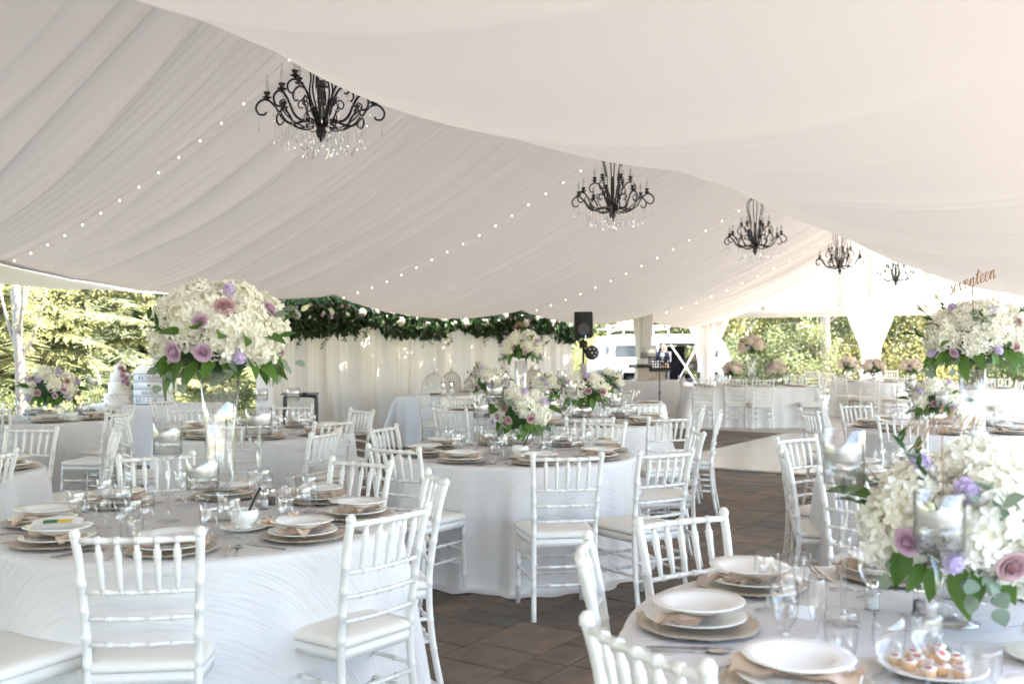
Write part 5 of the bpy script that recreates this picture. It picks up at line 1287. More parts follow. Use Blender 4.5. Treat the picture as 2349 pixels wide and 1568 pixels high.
# ------------------------------------------------------------------ chandeliers
def chandelier_meshes():
    P = {}
    arm = spline([(.03, 0, .12), (.10, 0, .155), (.20, 0, .13), (.27, 0, .16), (.33, 0, .25), (.385, 0, .295), (.435, 0, .28), (.462, 0, .235), (.445, 0, .19), (.405, 0, .185), (.39, 0, .205)], 5)
    P['arm'] = MB().tube(arm, [.0100 - .0025*i/len(arm) for i in range(len(arm))], 7).mesh('arm', M_BLACK)
    arm2 = spline([(.025, 0, .14), (.07, 0, .22), (.10, 0, .33), (.145, 0, .41), (.20, 0, .435), (.245, 0, .41), (.258, 0, .37), (.24, 0, .335), (.21, 0, .335)], 5)
    P['arm2'] = MB().tube(arm2, [.0092 - .0022*i/len(arm2) for i in range(len(arm2))], 7).mesh('upper_arm', M_BLACK)
    sc = spline([(.03, 0, .13), (.10, 0, .10), (.18, 0, .115), (.255, 0, .16), (.30, 0, .21), (.315, 0, .255), (.285, 0, .275), (.265, 0, .25), (.275, 0, .235)], 5)
    P['scroll'] = MB().tube(sc, [.0065 - .002*i/len(sc) for i in range(len(sc))], 6).mesh('scroll', M_BLACK)
    sc = spline([(.03, 0, .16), (.07, 0, .26), (.13, 0, .31), (.165, 0, .285), (.155, 0, .25), (.13, 0, .255)], 5)
    P['scroll2'] = MB().tube(sc, .0055, 6).mesh('scroll', M_BLACK)
    cage = spline([(.02, 0, .10), (.035, 0, .2), (.085, 0, .36), (.075, 0, .48), (.10, 0, .60), (.125, 0, .72), (.10, 0, .82), (.03, 0, .86)], 5)
    P['cage'] = MB().tube(cage, .0068, 6).mesh('cage_bar', M_BLACK)
    P['cup'] = MB().lathe([(.006,-.02),(.010,-.006),(.034,.004),(.036,.008),(.016,.012),(.014,.022),(.024,.034),(.025,.045),(.018,.047),(.001,.046)], 12).mesh('candle_cup', M_BLACK)
    P['candle'] = MB().lathe([(.013,.04),(.013,.125),(.010,.13),(.001,.13)], 10).mesh('candle_sleeve', M_WAX)
    P['tip'] = MB().lathe([(.004,.128),(.009,.142),(.007,.16),(.0008,.185)], 8).mesh('bulb', M_GLASSD)
    P['hub'] = MB().lathe([(.001,0),(.012,.012),(.034,.05),(.040,.075),(.030,.085),(.034,.11),(.026,.15),(.018,.2),(.010,.26),(.008,.5)], 14).mesh('hub', M_BLACK)
    P['crown'] = MB().lathe([(.001,.83),(.02,.84),(.045,.855),(.04,.875),(.012,.885),(.010,.93)], 14).mesh('crown_cap', M_BLACK)
    def strand(n, drop):
        mb = MB()
        for i in range(n): mb.ball((0, 0, -.010*i-.005), .0042, 6)
        z = -.010*n-.004
        k = len(mb.v); w_ = .0105*drop; h = .042*drop
        mb.v += [(0, 0, z), (w_, 0, z-h*.6), (0, w_*.6, z-h*.6), (-w_, 0, z-h*.6), (0, -w_*.6, z-h*.6), (0, 0, z-h)]
        for a, b in ((1, 2), (2, 3), (3, 4), (4, 1)): mb.f += [(k, k+a, k+b), (k+5, k+b, k+a)]
        return mb.mesh('crystal_strand', M_CRYSTAL, False)
    P['s1'], P['s2'], P['s3'] = strand(7, 1.1), strand(4, .9), strand(11, 1.2)
    def festoon(a, b, sag, n=16):
        mb = MB(); a, b = Vector(a), Vector(b)
        for i in range(n+1):
            u = i/n; p = a.lerp(b, u); mb.ball((p.x, p.y, p.z - sag*4*u*(1-u)), .0042, 6)
        return mb.mesh('crystal_festoon', M_CRYSTAL, False)
    P['f1'] = festoon((.33, 0, .245), (.33*math.cos(R_(45)), .33*math.sin(R_(45)), .245), .07, 18)
    P['f2'] = festoon((.10, 0, .80), (.24, 0, .43), .06, 22)
    return P
CHP = chandelier_meshes()
CHZ = 2.885
def chandelier(pos, rz, label, near):
    root = empty('chandelier', pos, rz); tag(root, label, 'chandelier', 'black iron chandeliers along the ridge')
    put('hub', CHP['hub'], root); put('crown_cap', CHP['crown'], root)
    MB().tube([(0, 0, .92), (0, 0, ZR-pos.z-.05)], .006, 6).build('chain', M_BLACK, root)
    rg = random.Random(int(pos.x*100))
    for k in range(8):
        a = R_(k*45)
        put('arm', CHP['arm'], root, (0, 0, 0), (0, 0, a)); q = (.385*math.cos(a), .385*math.sin(a), .305)
        c = put('candle_cup', CHP['cup'], root, q); put('candle_sleeve', CHP['candle'], c); put('bulb', CHP['tip'], c)
        put('crystal_festoon', CHP['f1'], root, (0, 0, 0), (0, 0, a))
        for (r, z, st, da) in ((.445, .185, 's1', 0), (.33, .14, 's3', .15), (.24, .11, 's3', -.2), (.15, .10, 's1', .3), (.39, .27, 's2', .3), (.30, .18, 's1', .4), (.09, .05, 's2', .1), (.20, .09, 's1', .55)):
            put('crystal_strand', CHP[st], root, (r*math.cos(a+da), r*math.sin(a+da), z-rg.uniform(0, .03)), (0, 0, rg.uniform(0, 3)))
    for k in range(8):
        a = R_(k*45+22.5); put('scroll', CHP['scroll'], root, (0, 0, 0), (0, 0, a)); put('scroll', CHP['scroll2'], root, (0, 0, 0), (0, 0, a+.25))
        for (r, z, st) in ((.30, .10, 's1'), (.20, .085, 's1'), (.12, .07, 's3'), (.26, .12, 's3'), (.05, .03, 's2')):
            put('crystal_strand', CHP[st], root, (r*math.cos(a+.1), r*math.sin(a+.1), z-rg.uniform(0, .03)), (0, 0, rg.uniform(0, 3)))
    for k in range(6):
        a = R_(k*60+22)
        put('upper_arm', CHP['arm2'], root, (0, 0, 0), (0, 0, a)); q = (.20*math.cos(a), .20*math.sin(a), .455)
        c = put('candle_cup', CHP['cup'], root, q); put('candle_sleeve', CHP['candle'], c); put('bulb', CHP['tip'], c)
        put('cage_bar', CHP['cage'], root, (0, 0, 0), (0, 0, a+.4))
        put('crystal_festoon', CHP['f2'], root, (0, 0, 0), (0, 0, a))
        for (r, z, st, da) in ((.25, .345, 's2', 0), (.2, .40, 's2', .3)):
            put('crystal_strand', CHP[st], root, (r*math.cos(a+da), r*math.sin(a+da), z), (0, 0, rg.uniform(0, 3)))
for i, (w_, rz) in enumerate((('nearest and largest', .2), ('second', .5), ('third', .33), ('fourth', .1), ('farthest and smallest', .6))):
    p = Vector((-1.40 + 2.522*i, 7.30 + 3.812*i, CHZ + (.13, .03, 0, 0, 0)[i]))
    chandelier(p, rz, f'{w_} black iron chandelier with crystal drops along the ridge', i < 2)

# ------------------------------------------------------------------ strings of small lamps under the ceiling
BULB = MB().lathe([(.001,-.032),(.010,-.028),(.0155,-.018),(.0145,-.006),(.008,.004),(.008,.006)], 10).mesh('bulb', M_BULB)
SOCK = MB().lathe([(.0085,.004),(.009,.02),(.004,.026),(.001,.026)], 8).mesh('socket', pr('socket_white', (.62, .58, .52), .5))
M_WIRE = pr('lamp_wire', (.46, .42, .38), .6)
for s_, lb, sp, bs in ((6.2, 'string of warm lamps crossing the ceiling left of the nearest chandelier', .33, .44), (11.75, 'string of warm lamps between the first and second chandeliers', .31, .44), (17.3, 'string of warm lamps running down from the third chandelier', .36, .44), (23.0, 'faint string of lamps before the far gable', .42, .44), (.6, 'nearest string of lamps at the upper left edge', .45, 1.1)):
    if s_ < 1: continue
    root = empty('string_lights', T(s_, RL-3, 3)); tag(root, lb, 'string lights', 'strings of warm lamps'); c0 = root.location.copy()
    pts = []
    for k in range(60):
        t_ = .25 + (TH-.3)*k/59; z = float(left_z(np.array(s_), np.array(t_))) - .075 - .02*math.sin(k*.9)**2
        pts.append(T(s_, RL-t_, z)-c0)
    MB().tube(pts, .0016, 5, False).build('wire', M_WIRE, root)
    d = 0; nxt = .15
    for k in range(59):
        seg = (pts[k+1]-pts[k]).length
        while d + seg > nxt:
            p = pts[k].lerp(pts[k+1], (nxt-d)/seg); o = put('bulb', BULB, root, p - Vector((0, 0, .03)), (random.uniform(-.3, .3), random.uniform(-.3, .3), 0), bs); put('socket', SOCK, o); nxt += sp
        d += seg

# ------------------------------------------------------------------ cake table: cake, letter sign, card box
ck = atY(275, 13.05, TZ+.002); cake = empty('wedding_cake', ck); tag(cake, 'white tiered wedding cake with cascading pink flowers', 'cake')
M_ICE = pr('icing', (.82, .79, .76), .55, bump=(90, .15)); M_RUF = pr('ruffle_icing', (.80, .75, .70), .6, bump=(40, .9))
MB().lathe([(.001,.001),(.20,.001),(.20,.012),(.001,.012)], 32).build('cake_board', M_PORC, cake)
rf = MB(); n = 90
for i in range(12):
    z = .013 + i*.0115
    for k in range(n):
        a = 2*math.pi*k/n; rf.v.append(((.185+.010*math.sin(a*31+i*1.7)+.006*math.sin(a*17+i))*math.cos(a), (.185+.010*math.sin(a*31+i*1.7)+.006*math.sin(a*17+i))*math.sin(a), z))
for i in range(11):
    for k in range(n): rf.f.append((i*n+k, i*n+(k+1) % n, (i+1)*n+(k+1) % n, (i+1)*n+k))
rf.f.append(tuple(11*n+k for k in range(n))); rf.build('ruffled_tier', M_RUF, cake)
for (r, z0, z1) in ((.142, .138, .29), (.118, .29, .41), (.075, .41, .515)):
    MB().lathe([(.001, z0), (r, z0), (r, z1-.008), (r-.006, z1), (.001, z1)], 32).build('tier', M_ICE, cake)
for i, (a, z, r, k) in enumerate(((-.4, .535, .045, 2), (-.6, .47, .085, 0), (-.35, .43, .095, 0), (-.5, .38, .13, 1), (-.2, .34, .135, 0), (-.45, .30, .15, 1), (-.15, .27, .155, 1), (-.55, .25, .155, 2), (-.3, .20, .165, 2), (-.9, .51, .03, 2))):
    d = Vector((math.cos(a-.45), math.sin(a-.45), .2)).normalized()
    place('sugar_rose', (ROSE+ROSEW)[k], cake, Matrix.Translation((r*math.cos(a-.45), r*math.sin(a-.45), z)) @ quatdir(d, i) @ Matrix.Scale(.040, 4))
lb = empty('letter_sign', atY(342, 12.92, TZ+.003), -.06); tag(lb, 'white light box sign with black letters KATHLEEN NELSON on cake table', 'sign')
MB().box((0, .02, .20), (.43, .045, .40), None, .006).build('case', M_GREYD, lb)
M_LB = pr('sign_face', (.72, .72, .74), .35)
for r_ in range(4): MB().box((0, -.0055, .055+r_*.097), (.415, .006, .092), None, .002).build('letter_row', M_LB, lb)
dg = bpy.context.evaluated_depsgraph_get(); M_INK = pr('black_ink', (.02, .02, .022), .5)
def textmesh(txt, size, space=1.25):
    c = bpy.data.curves.new('txt', 'FONT'); c.body = txt; c.size = size; c.align_x = 'CENTER'; c.align_y = 'CENTER'; c.space_character = space; c.extrude = .0006
    o = bpy.data.objects.new('txt', c); COL.objects.link(o); bpy.context.view_layer.update()
    me = bpy.data.meshes.new_from_object(o.evaluated_get(bpy.context.evaluated_depsgraph_get())); bpy.data.objects.remove(o); me.materials.clear(); me.materials.append(M_INK); return me
for (txt, zz, sx) in (('KATHLEEN', .348, 0), ('NELSON', .152, .01), ('JULY 21 20', .058, -.03)):
    put('lettering', textmesh(txt, .074, 1.3), lb, (sx, -.0098, zz), (math.pi/2, 0, 0), (.62, 1, 1))
hm = MB(); hp = []
for k in range(28):
    a = 2*math.pi*k/28; hp.append((.0011*16*math.sin(a)**3, .0011*(13*math.cos(a)-5*math.cos(2*a)-2*math.cos(3*a)-math.cos(4*a))))
hm.v = [(x, -.0098, .249+y) for x, y in hp]; hm.f = [tuple(range(28))[::-1]]; hm.build('heart', M_INK, lb, smooth=False)
cb = empty('card_box', atY(352, 13.3, TZ+.003), -.1); tag(cb, 'white house-shaped card box with handle behind the letter sign', 'box')
bm_ = MB(); prof = [(-.23, .0), (.23, .0), (.23, .34), (.20, .40), (-.20, .40), (-.23, .34)]
bm_.box((0, 0, .19), (.42, .26, .38), None, .01); bm_.build('box', M_WHITE, cb)
rf_ = MB(); rf_.v = [(-.25, -.17, .37), (.25, -.17, .37), (.25, .17, .37), (-.25, .17, .37), (-.21, 0, .50), (.19, 0, .50)]
rf_.f = [(0, 1, 5, 4), (2, 3, 4, 5), (1, 2, 5), (3, 0, 4), (3, 2, 1, 0)]; rf_.build('roof', M_WHITE, cb, smooth=False)
MB().lathe([(.03, .49), (.03, .53), (.05, .56), (.05, .60), (.03, .5), (.001, .63)], 16).build('finial', M_WHITE, cb, (.02, 0, 0))
MB().tube([(.20, 0, .34), (.285, 0, .40), (.335, 0, .27), (.24, 0, .12)], .017, 8).build('handle', M_WHITE, cb)

# ------------------------------------------------------------------ carved seats behind the head table
def oval_chair(pos, rz, label):
    root = empty('carved_chair', pos, rz); tag(root, label, 'chair', 'cream carved oval-back chairs')
    ring = [(.235*math.cos(a), -.22 - .05*math.sin(a), .82 + .27*math.sin(a)) for a in np.linspace(0, 2*math.pi, 33)[:-1]]
    MB().tube(ring, .026, 8, closed=True).build('back_frame', M_CREAM, root)
    pad = MB(); n = 28
    for q, dy in ((1, 0), (.75, .02), (.4, .032), (.02, .036)):
        for k in range(n):
            a = 2*math.pi*k/n; pad.v.append((.225*q*math.cos(a), -.22 - .05*math.sin(a)*q + dy, .82 + .26*q*math.sin(a)))
    for i in range(3):
        for k in range(n): pad.f.append((i*n+k, i*n+(k+1) % n, (i+1)*n+(k+1) % n, (i+1)*n+k))
    pad.build('back_pad', M_CUSH, root)
    MB().lathe([(.001, .02), (.05, .0), (.03, .04), (.045, .06), (.001, .10)], 10).build('crest', M_CREAM, root, (0, -.27, 1.08))
    MB().box((0, 0, .46), (.52, .50, .11), None, .03).build('seat', M_CUSH, root)
    for sx in (-1, 1):
        for sy in (-1, 1): MB().tube(spline([(sx*.22, sy*.2, .42), (sx*.235, sy*.215, .2), (sx*.21, sy*.2, 0)], 3), [.03, .028, .025, .02, .017, .016, .018], 8).build('leg', M_CREAM, root)
oval_chair(atY(974, 16.3), 2.53, 'carved cream oval-back chair nearest the curtain opening'); oval_chair(atY(1016, 16.9), 2.53, 'carved cream oval-back chair beside the settee')
oval_chair(atY(1205, 18.5), 2.53, 'carved cream oval-back chair behind the tall vase')
st = empty('carved_settee', atY(1085, 17.4), 2.53); tag(st, 'cream carved settee with crested back at the curtain', 'sofa')
bk = MB(); n = 30; top = [(-.85 + 1.7*i/n, .86 + .30*math.exp(-((-.85+1.7*i/n)/.22)**2) + .10*math.cos((-.85+1.7*i/n)*3.6)) for i in range(n+1)]
for (x, z) in top: bk.v += [(x, -.27, .45), (x, -.30, z), (x, -.22, z-.02), (x, -.18, .45)]
for i in range(n): a = i*4; bk.f += [(a, a+4, a+5, a+1), (a+1, a+5, a+6, a+2), (a+2, a+6, a+7, a+3)]
bk.build('back_pad', M_CUSH, st); MB().tube([(x, -.27, z) for x, z in top], .03, 8).build('back_frame', M_CREAM, st)
MB().lathe([(.001, .0), (.12, .02), (.06, .07), (.09, .10), (.001, .17)], 12).build('crest', M_CREAM, st, (0, -.27, 1.14))
MB().box((0, .02, .42), (1.7, .55, .14), None, .04).build('seat', M_CUSH, st)
for sx in (-1, 1):
    MB().tube(spline([(sx*.86, -.25, .72), (sx*.9, 0, .66), (sx*.88, .22, .60), (sx*.84, .24, .42)], 4), .03, 8).build('armrest', M_CREAM, st)
    for sy in (-1, 1): MB().tube([(sx*.78, sy*.22, .38), (sx*.8, sy*.24, .15), (sx*.77, sy*.22, 0)], [.035, .028, .02], 8).build('leg', M_CREAM, st)

# ------------------------------------------------------------------ black folding rack near the curtain
rk = empty('folding_rack', atY(688, 11.0), .1); tag(rk, 'black tubular folding rack standing before the curtain', 'rack')
for sy in (-.05, .12): MB().tube(spline([(-.165, sy, 0), (-.165, sy, .5), (-.165, sy, .93), (-.15, sy, .965), (-.12, sy, .975), (.1, sy, .975), (.15, sy, .965), (.175, sy, .92), (.175, sy, .5), (.175, sy, 0)], 4), .0125, 8).build('frame', M_BLACK, rk)
MB().box((0, .03, 1.0), (.40, .16, .022), None, .005).build('top_bar', pr('grey_bar', (.22, .22, .23), .4, metal=.5), rk)
for x in (-.05, .06): MB().box((x, -.055, .995), (.045, .03, .05), None, .006).build('clamp', M_BLACKP, rk)
MB().tube([(-.165, .035, .3), (.175, .035, .3)], .01, 8).build('crossbar', M_BLACK, rk)

# ------------------------------------------------------------------ DJ corner
sp_ = atY(1338, 20.3); spk = empty('loudspeaker', Vector((sp_.x, sp_.y, 1.70)), -.05); tag(spk, 'black loudspeaker high on a white stand right of the curtain', 'speaker')
cab = MB(); pts = [(-.19, -.17), (.19, -.17), (.15, .16), (-.15, .16)]
for (z, k) in ((0, .94), (.03, 1), (.49, 1), (.53, .92)): cab.v += [(x*k, y*k, z) for x, y in pts]
for i in range(3):
    for k in range(4): cab.f.append((i*4+k, i*4+(k+1) % 4, (i+1)*4+(k+1) % 4, (i+1)*4+k))
cab.f += [(3, 2, 1, 0), (12, 13, 14, 15)]; cab.build('cabinet', M_BLACKP, spk, smooth=False)
MB().box((0, -.176, .265), (.33, .012, .46), None, .004).build('grille', pr('grille_mesh', (.03, .03, .032), .6, bump=(300, .8)), spk)
MB().lathe([(.12, 0), (.125, .006), (.11, .010), (.03, .004), (.001, .008)], 24).build('cone', M_GREYD, spk, (0, -.181, .17), (math.pi/2, 0, 0))
MB().lathe([(.006, 0), (.006, .003), (.001, .003)], 8).build('led', pr('blue_led', (.1, .2, .8), .4, emit=((.15, .3, 1), 4)), spk, (.04, -.183, .03), (math.pi/2, 0, 0))
ss = empty('speaker_stand', sp_); tag(ss, 'white-sleeved speaker stand below the black loudspeaker', 'stand')
MB().tube([(0, 0, 0), (0, 0, 1.70)], .022, 10).build('pole', M_BLACK, ss)
slv = leg_drape(sp_, .12, .16, .46, 1.18, .9, 12, 'sleeve'); slv.parent = ss; slv.location = (0, 0, 0)
for k in range(3):
    a = k*2.09+.4; MB().tube([(0, 0, .5), (.42*math.cos(a), .42*math.sin(a), .02)], .014, 8).build('leg', M_BLACK, ss)
fx = empty('party_light', Vector((sp_.x, sp_.y, 1.38))); tag(fx, 'black party light with round lenses clamped under the loudspeaker', 'light')
MB().box((.0, -.02, .19), (.16, .14, .15), None, .02).build('clamp', M_BLACKP, fx)
MB().tube([(.0, -.02, .14), (.02, -.02, .02)], .035, 8).build('bracket', M_BLACKP, fx)
hd = MB().lathe([(.001, -.05), (.13, -.05), (.15, -.02), (.15, .03), (.12, .06), (.001, .06)], 10); hd.build('head', M_BLACKP, fx, (.17, -.05, .02), (math.pi/2-.2, 0, .2))
LEN = MB().lathe([(.019, 0), (.014, .008), (.001, .010)], 10).mesh('lens', pr('lens_glass', (.75, .75, .72), .15, metal=.3))
for k in range(7): 
    a = k*1.047; r = .0 if k == 6 else .085
    put('lens', LEN, fx, (.17 + r*math.cos(a), -.115, .02 + r*math.sin(a)), (math.pi/2, 0, 0))
djx = KD + Vector((0, 0, TZ+.002))
def djthing(name, mb, mat, p, rz, lb, cat, smooth=False):
    o = mb.build(name, mat, None, p, (0, 0, rz), smooth); tag(o, lb, cat); return o
eq = djthing('equipment_box', MB().box((0, 0, .14), (.62, .42, .28), None, .01), pr('case_beige', (.55, .48, .40), .6), djx + Vector((.05, 0, 0)), .05, 'beige equipment case on the DJ table', 'case')
mx_ = empty('mixer', djx + Vector((-.17, -.05, .283)), .05); tag(mx_, 'black DJ mixer on top of the beige case', 'mixer')
MB().box((0, 0, .035), (.50, .30, .07), None, .008).build('body', M_BLACKP, mx_); MB().box((-.17, -.153, .035), (.14, .006, .05)).build('display', pr('panel_grey', (.35, .36, .36), .4), mx_)
for i in range(6): MB().lathe([(.012, 0), (.011, .02), (.001, .02)], 8).build('knob', M_GREYD, mx_, (-.05+i*.05, 0, .07))
ls = empty('laptop', djx + Vector((-.02, .05, .285)), .1); tag(ls, 'silver laptop on a tall stand at the DJ table', 'laptop')
MB().tube([(0, .08, 0), (0, .08, .20)], .012, 8).build('stand', M_WHITE, ls)
M_ALU = pr('aluminium', (.62, .62, .61), .35, metal=.5)
MB().box((0, -.02, .205), (.36, .25, .016), None, .004).build('base', M_ALU, ls)
MB().box((0, -.155, .33), (.36, .012, .25), Matrix.Rotation(.18, 3, 'X'), .004).build('lid', M_ALU, ls)
MB().lathe([(.02, 0), (.02, .002), (.001, .002)], 14).build('emblem', pr('emblem_white', (.85, .85, .85), .3), ls, (0, -.164, .33), (math.pi/2+.18, 0, 0))
cb_ = MB()
for (a, b, c) in (((-.3, -.2, .25), (-.35, -.28, .08), (-.55, -.2, .01)), ((.1, -.22, .27), (.18, -.25, .1), (.0, -.24, .02)), ((.3, -.2, .2), (.38, -.25, .05), (.45, -.1, .01))): cb_.tube(spline([a, b, c], 6), .006, 6)
djthing('audio_cable', cb_, M_BLACK, djx, 0, 'thin black cables hanging on the beige DJ case', 'cable', True)
hp_ = MB(); hp_.tube([(-.08*math.cos(a), 0, .03+.08*math.sin(a)) for a in np.linspace(0, math.pi, 12)], .008, 6); hp_.ball((-.08, 0, .035), .035, 8, (.5, 1, 1)); hp_.ball((.08, 0, .035), .035, 8, (.5, 1, 1))
djthing('headphones', hp_, M_BLACKP, djx + Vector((-.52, -.15, 0)), .3, 'black headphones at the left of the DJ table', 'headphones', True)
ms = empty('music_stand', atY(1513, 21.6), .1); tag(ms, 'black perforated music stand in front of the DJ table', 'stand')
MB().tube([(0, 0, .12), (0, 0, 1.1)], .013, 8).build('pole', M_BLACK, ms); MB().tube([(0, 0, .55), (0, 0, .5)], .022, 8).build('collar', M_BLACK, ms)
for k in range(3):
    a = k*2.094+.3; MB().tube([(0, 0, .22), (.13*math.cos(a), .13*math.sin(a), .08), (.24*math.cos(a), .24*math.sin(a), .01)], .011, 6).build('leg', M_BLACK, ms)
dk = MB(); nx, nz = 17, 11; Wd, Hd = .48, .34      # desk plate with real round-ish holes
for j in range(nz+1):
    for i in range(nx+1): dk.v.append((-Wd/2+Wd*i/nx, 0, -.1+Hd*j/nz))
for j in range(nz):
    for i in range(nx):
        if i % 2 and j % 2 and j > 1: continue
        a = j*(nx+1)+i; dk.f.append((a, a+1, a+nx+2, a+nx+1))
dk.box((0, -.03, -.1), (Wd, .06, .012)); o = dk.build('desk', M_BLACK, ms, (0, 0, 1.08), (-.35, 0, 0), False)

# ------------------------------------------------------------------ white camper van beyond the DJ corner
M_VANG = pr('van_window', (.03, .04, .045), .08, spec=.5)
def van():
    root = empty('camper_van', Vector((4.78, 32.4, -.04)), .20); tag(root, 'white vintage camper van with roof rack parked beyond the DJ table', 'van')
    lv = [(.34, 4.05, 1.50), (.42, 4.30, 1.66), (.55, 4.42, 1.72), (.75, 4.45, 1.74), (.95, 4.45, 1.74), (1.12, 4.42, 1.73), (1.17, 4.40, 1.70), (1.24, 4.36, 1.68), (1.36, 4.29, 1.63), (1.48, 4.22, 1.59), (1.60, 4.14, 1.55), (1.68, 4.05, 1.51), (1.78, 3.92, 1.44), (1.87, 3.65, 1.28), (1.93, 3.2, 1.0), (1.955, 2.6, .6)]
    def ring(L, W, rr):
        rr = min(rr, L/2-.01, W/2-.01); out = []
        xs = np.linspace(-(L/2-rr), L/2-rr, 41)
        for x in xs: out.append((x, -W/2))
        for k in range(1, 7): a = -math.pi/2 + k*math.pi/12*1; out.append((L/2-rr+rr*math.cos(a), -W/2+rr+rr*math.sin(a)))
        for y in np.linspace(-(W/2-rr), W/2-rr, 7)[1:]: out.append((L/2, y))
        for k in range(1, 7): a = k*math.pi/12; out.append((L/2-rr+rr*math.cos(a), W/2-rr+rr*math.sin(a)))
        for x in xs[::-1][1:]: out.append((x, W/2))
        for k in range(1, 7): a = math.pi/2 + k*math.pi/12; out.append((-L/2+rr+rr*math.cos(a), W/2-rr+rr*math.sin(a)))
        for y in np.linspace(W/2-rr, -(W/2-rr), 7)[1:]: out.append((-L/2, y))
        for k in range(1, 6): a = math.pi + k*math.pi/12; out.append((-L/2+rr+rr*math.cos(a), -W/2+rr+rr*math.sin(a)))
        return out
    mb = MB(); rings = [ring(L, W, .24) for _, L, W in lv]; n = len(rings[0])
    for (z, _, _), r in zip(lv, rings): mb.v += [(x, y, z) for x, y in r]
    door = (-.28, .98); wins = [(-1.75, -.95), (-.9, -.33)] ; fwin = (1.12, 1.72)
    for i in range(len(lv)-1):
        for k in range(n):
            j = (k+1) % n; a, b = rings[i][k], rings[i][j]; cx_, cy_ = (a[0]+b[0])/2, (a[1]+b[1])/2; z0, z1 = lv[i][0], lv[i+1][0]; zm = (z0+z1)/2
            side = abs(cy_) > .6
            if cy_ < -.6 and door[0] < cx_ < door[1] and .42 < zm < 1.66: continue
            if side and 1.2 < zm < 1.62 and (any(w0 < cx_ < w1 for w0, w1 in wins) or fwin[0] < cx_ < fwin[1]): continue
            if cy_ > .6 and door[0] < cx_ < door[1] and 1.2 < zm < 1.62: continue
            if side and zm < .72 and min(abs(cx_-1.3), abs(cx_+1.12)) < .36: continue
            mb.f.append((i*n+k, i*n+j, (i+1)*n+j, (i+1)*n+k))
    mb.f.append(tuple((len(lv)-1)*n+k for k in range(n)))
    mb.build('body', pr('van_paint', (.36, .36, .345), .35, coat=.2), root)
    MB().box((0, 0, .40), (3.9, 1.5, .06)).build('cabin_floor', M_GREYD, root)
    MB().box((-.45, .12, 1.0), (2.75, .04, 1.15)).build('cabin_shade_sheet', pr('cabin_shade', (.012, .012, .013), .9), root)  # near-black sheet standing in for the shade inside the open door
    MB().box((-.8, .2, .72), (1.1, 1.1, .55), None, .05).build('rear_bench', pr('dark_seat', (.02, .02, .022), .7), root)
    MB().box((.35, .55, .95), (.5, .25, .95), None, .02).build('cabinet', pr('plywood', (.55, .36, .22), .6), root)
    MB().box((1.45, .2, 1.2), (.35, .3, .28), None, .02).build('wooden_crate', MATS['plywood'], root)
    for (w0, w1, nm) in ((-1.75, -.95, 0), (-.9, -.33, 0), (1.12, 1.72, 0)):
        f = MB(); f.quad((w0, -.842, 1.205), (w1, -.842, 1.205), (w1-.02, -.782, 1.62), (w0+.02, -.782, 1.62)); g = f.build('side_window', M_VANG, root, smooth=False)
        MB().tube([(w0, -.846, 1.205), (w1, -.846, 1.205), (w1-.02, -.786, 1.62), (w0+.02, -.786, 1.62)], .016, 6, closed=True).build('window_frame', M_GREYD if nm else M_WHITE, g)
    for k in range(7): MB().box((-1.96, -.80+.0, 1.26+k*.05), (.14, .03, .016), Matrix.Rotation(.4, 3, 'X')).build('air_vent', M_GREYD, root)
    for x in (1.3, -1.12):
        for sy in (-1, 1):
            w_ = empty('wheel', (x, sy*.72, .33)); w_.parent = root
            MB().lathe([(.20, -.085), (.30, -.09), (.33, -.06), (.335, 0), (.33, .06), (.30, .09), (.20, .085)], 28).build('tyre', pr('rubber', (.02, .02, .02), .8), w_, (0, 0, 0), (math.pi/2, 0, 0))
            MB().lathe([(.001, .075*1), (.08, .08), (.1, .06), (.19, .075), (.205, .088)], 24).build('rim', M_WHITE, w_, (0, 0, 0), (math.pi/2, 0, 0))
    for x in (-2.24, 2.24): MB().box((x, 0, .48), (.07, 1.7, .14), None, .03).build('bumper', M_WHITE, root)
    MB().box((-2.1, -.80, .78), (.05, .04, .18), None, .01).build('tail_light', M_RED, root)
    rack = MB()
    for y in (-.55, -.2, .2, .55): rack.tube([(-1.9, y, 2.12), (.1, y, 2.12)], .016, 6)
    for x in (-1.9, -1.4, -.9, -.4, .1): rack.tube([(x, -.6, 2.12), (x, .6, 2.12)], .016, 6); rack.tube([(x, -.6, 2.12), (x, -.62, 1.86)], .016, 6); rack.tube([(x, -.6, 2.22), (x, -.6, 2.12)], .014, 6)
    rack.tube([(-2.0, -.6, 2.22), (.2, -.6, 2.22)], .018, 6)
    rack.tube(spline([(-1.55, -.62, 2.1), (-1.85, -.66, 2.02), (-1.95, -.70, 1.85), (-2.0, -.75, 1.62)], 4), .016, 6)
    rack.build('roof_rack', M_WHITE, root)
    for (a, b) in (((.92, -.875, .45), (.10, -.80, 1.62)), ((.30, -.875, .45), (.98, -.80, 1.55))): MB().tube([a, b], .022, 8).build('awning_pole', M_WHITE, root)
    MB().box((.35, -.9, .34), (1.3, .12, .05), None, .01).build('door_step', M_WHITE, root)
    return root
vn = van()
mb = MB()
for (x, w_) in ((-.0, .26), (.33, .24)): mb.box((x, 0, .13), (w_, .06, .24), None, .01)
sg = empty('marquee_crate', vn.matrix_basis @ Vector((-1.35, -.3, 2.14)), .2); tag(sg, 'brown wooden crates with tiny lamps on the van roof rack', 'crate')
for (x, w_) in ((0, .30), (.42, .34)):
    MB().box((x, 0, .14), (w_, .2, .26), None, .01).build('crate', MATS['plywood'], sg)
    for k in range(4): put('bulb', BULB, sg, (x-w_*.35+k*w_*.23, -.115, .24-.18*(k % 2)), (0, 0, 0), .9)
bc = empty('bar_cart', atY(1388, 29.6, -.04), .05); tag(bc, 'white bar counter left of the van', 'counter')
